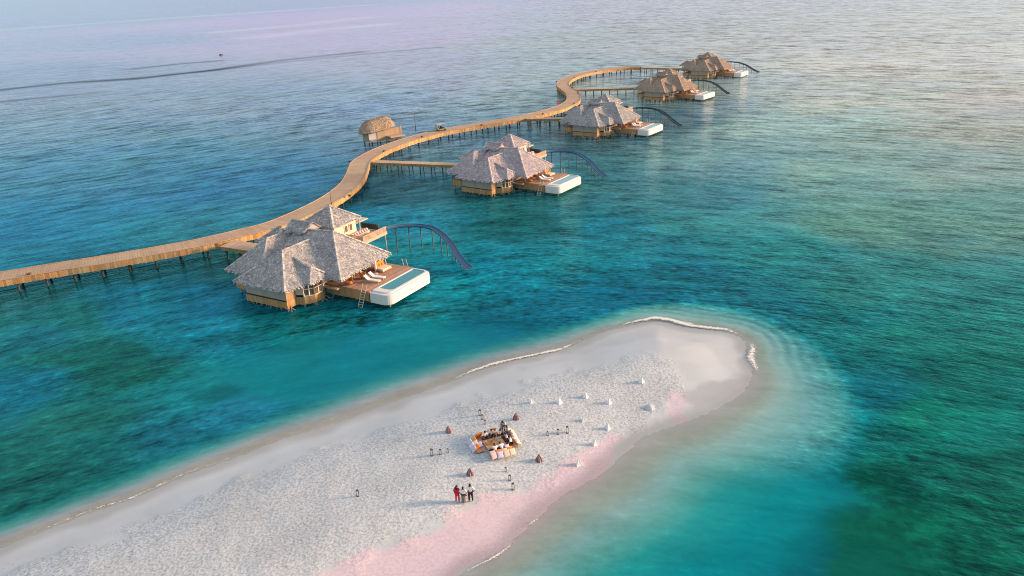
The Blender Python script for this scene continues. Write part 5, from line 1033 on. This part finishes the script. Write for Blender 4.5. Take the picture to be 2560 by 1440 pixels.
# ---- white cloth pyramids
pyr = None
for x, y, rz, s_, lb in ((1.49, 71.08, .3, .95, 'white pyramid, leftmost of the far row on the sand'), (4.36, 70.88, .7, 1.0, 'white pyramid, second of the far row from the left'), (7.19, 71.93, 1.0, 1.0, 'white pyramid, third of the far row from the left'), (9.56, 70.95, .6, 1.0, 'white pyramid, rightmost of the far row of four'), (13.59, 74.67, .9, 1.0, 'lone white pyramid nearest the sandbank tip'), (6.60, 67.83, .2, 1.0, 'white pyramid above the right lantern row'), (8.92, 66.78, .5, 1.0, 'white pyramid at the right end of the middle pair'), (7.30, 64.19, .35, 1.05, 'white pyramid close to the upper end of the rosy shore'), (5.41, 61.13, .25, 1.1, 'white pyramid nearest the camera beside the rosy sand')):
    if pyr is None:
        pyr = thing('cloth_pyramid', lb, 'pyramid', group='white pyramids on the sand'); A_ = Vector((0, 0, .95)); n_ = 6
        cs = [Vector((.52, .52, 0)), Vector((-.52, .52, 0)), Vector((-.52, -.52, 0)), Vector((.52, -.52, 0))]; mb = MB()
        for a, b2 in zip(cs, cs[1:] + cs[:1]):
            for i in range(n_):
                t0, t1 = i / n_, (i + 1) / n_; sag = lambda t_: 1 - .10 * math.sin(math.pi * t_)
                q = [a.lerp(A_, t0), b2.lerp(A_, t0), b2.lerp(A_, t1), a.lerp(A_, t1)]; q = [Vector((v_.x * sag(tt_), v_.y * sag(tt_), v_.z)) for v_, tt_ in zip(q, (t0, t0, t1, t1))]; mb.poly(q[:3] if i == n_ - 1 else q)
        mb.build('cloth', 'canvas', pyr)
        mb = MB()
        for a in cs: mb.tube([a * 1.04, A_ + Vector((0, 0, .03))], .02, 6)
        mb.build('pole_frame', 'canvas', pyr); o = pyr
    else: o = dup(pyr, lb)
    o.location = (x, y, G(x, y) - .01); o.rotation_euler = (0, 0, rz); o.scale = (s_ * .50, s_ * .50, s_ * .66)
# low slumped mound of pale sand beside the lone pyramid
x, y = at(1625, 1003, 1.1); mb = MB(); K_ = 14; rg = [[(.7 * r_ * math.cos(2 * math.pi * i / K_) * (1 + .2 * math.sin(3 * i)), r_ * .8 * math.sin(2 * math.pi * i / K_), z_) for i in range(K_)] for r_, z_ in ((.75, -.05), (.55, .14), (.25, .27), (.02, .3))]
for a, b2 in zip(rg, rg[1:]):
    for i in range(K_): mb.poly([a[i], a[(i + 1) % K_], b2[(i + 1) % K_], b2[i]])
o = mb.build('sand_mound', M['sand'], None, True); o.location = (x, y, G(x, y)); tag(o, 'low grey sand mound right of the far pyramid row', 'mound')

# ---- tiny dark boat far out on the glassy water
x, y = at(552, 138); bt = thing('small_boat', 'tiny dark boat far out on the glassy water at upper left', 'boat', (x, y, 0), R(25), sc=.5)
mb = MB(); hl = [(-2.6, 0), (-2.2, -.7), (0, -.9), (1.8, -.6), (3.0, 0), (1.8, .6), (0, .9), (-2.2, .7)]
for a, b2 in zip(hl, hl[1:] + hl[:1]): mb.poly([(a[0] * .85, a[1] * .7, -.2), (b2[0] * .85, b2[1] * .7, -.2), (b2[0], b2[1], .7 + .1 * abs(b2[0]) / 3), (a[0], a[1], .7 + .1 * abs(a[0]) / 3)])
mb.poly([(a * .9, b2 * .8, .35) for a, b2 in hl]); mb.build('hull', 'dark', bt); mb = MB(); mb.box(-1.2, .6, -.5, .5, .35, 1.5); mb.build('cabin', 'dark', bt)
mb = MB(); mb.box(-1.5, .9, -.65, .65, 1.5, 1.6); mb.build('cabin_roof', 'metal', bt)
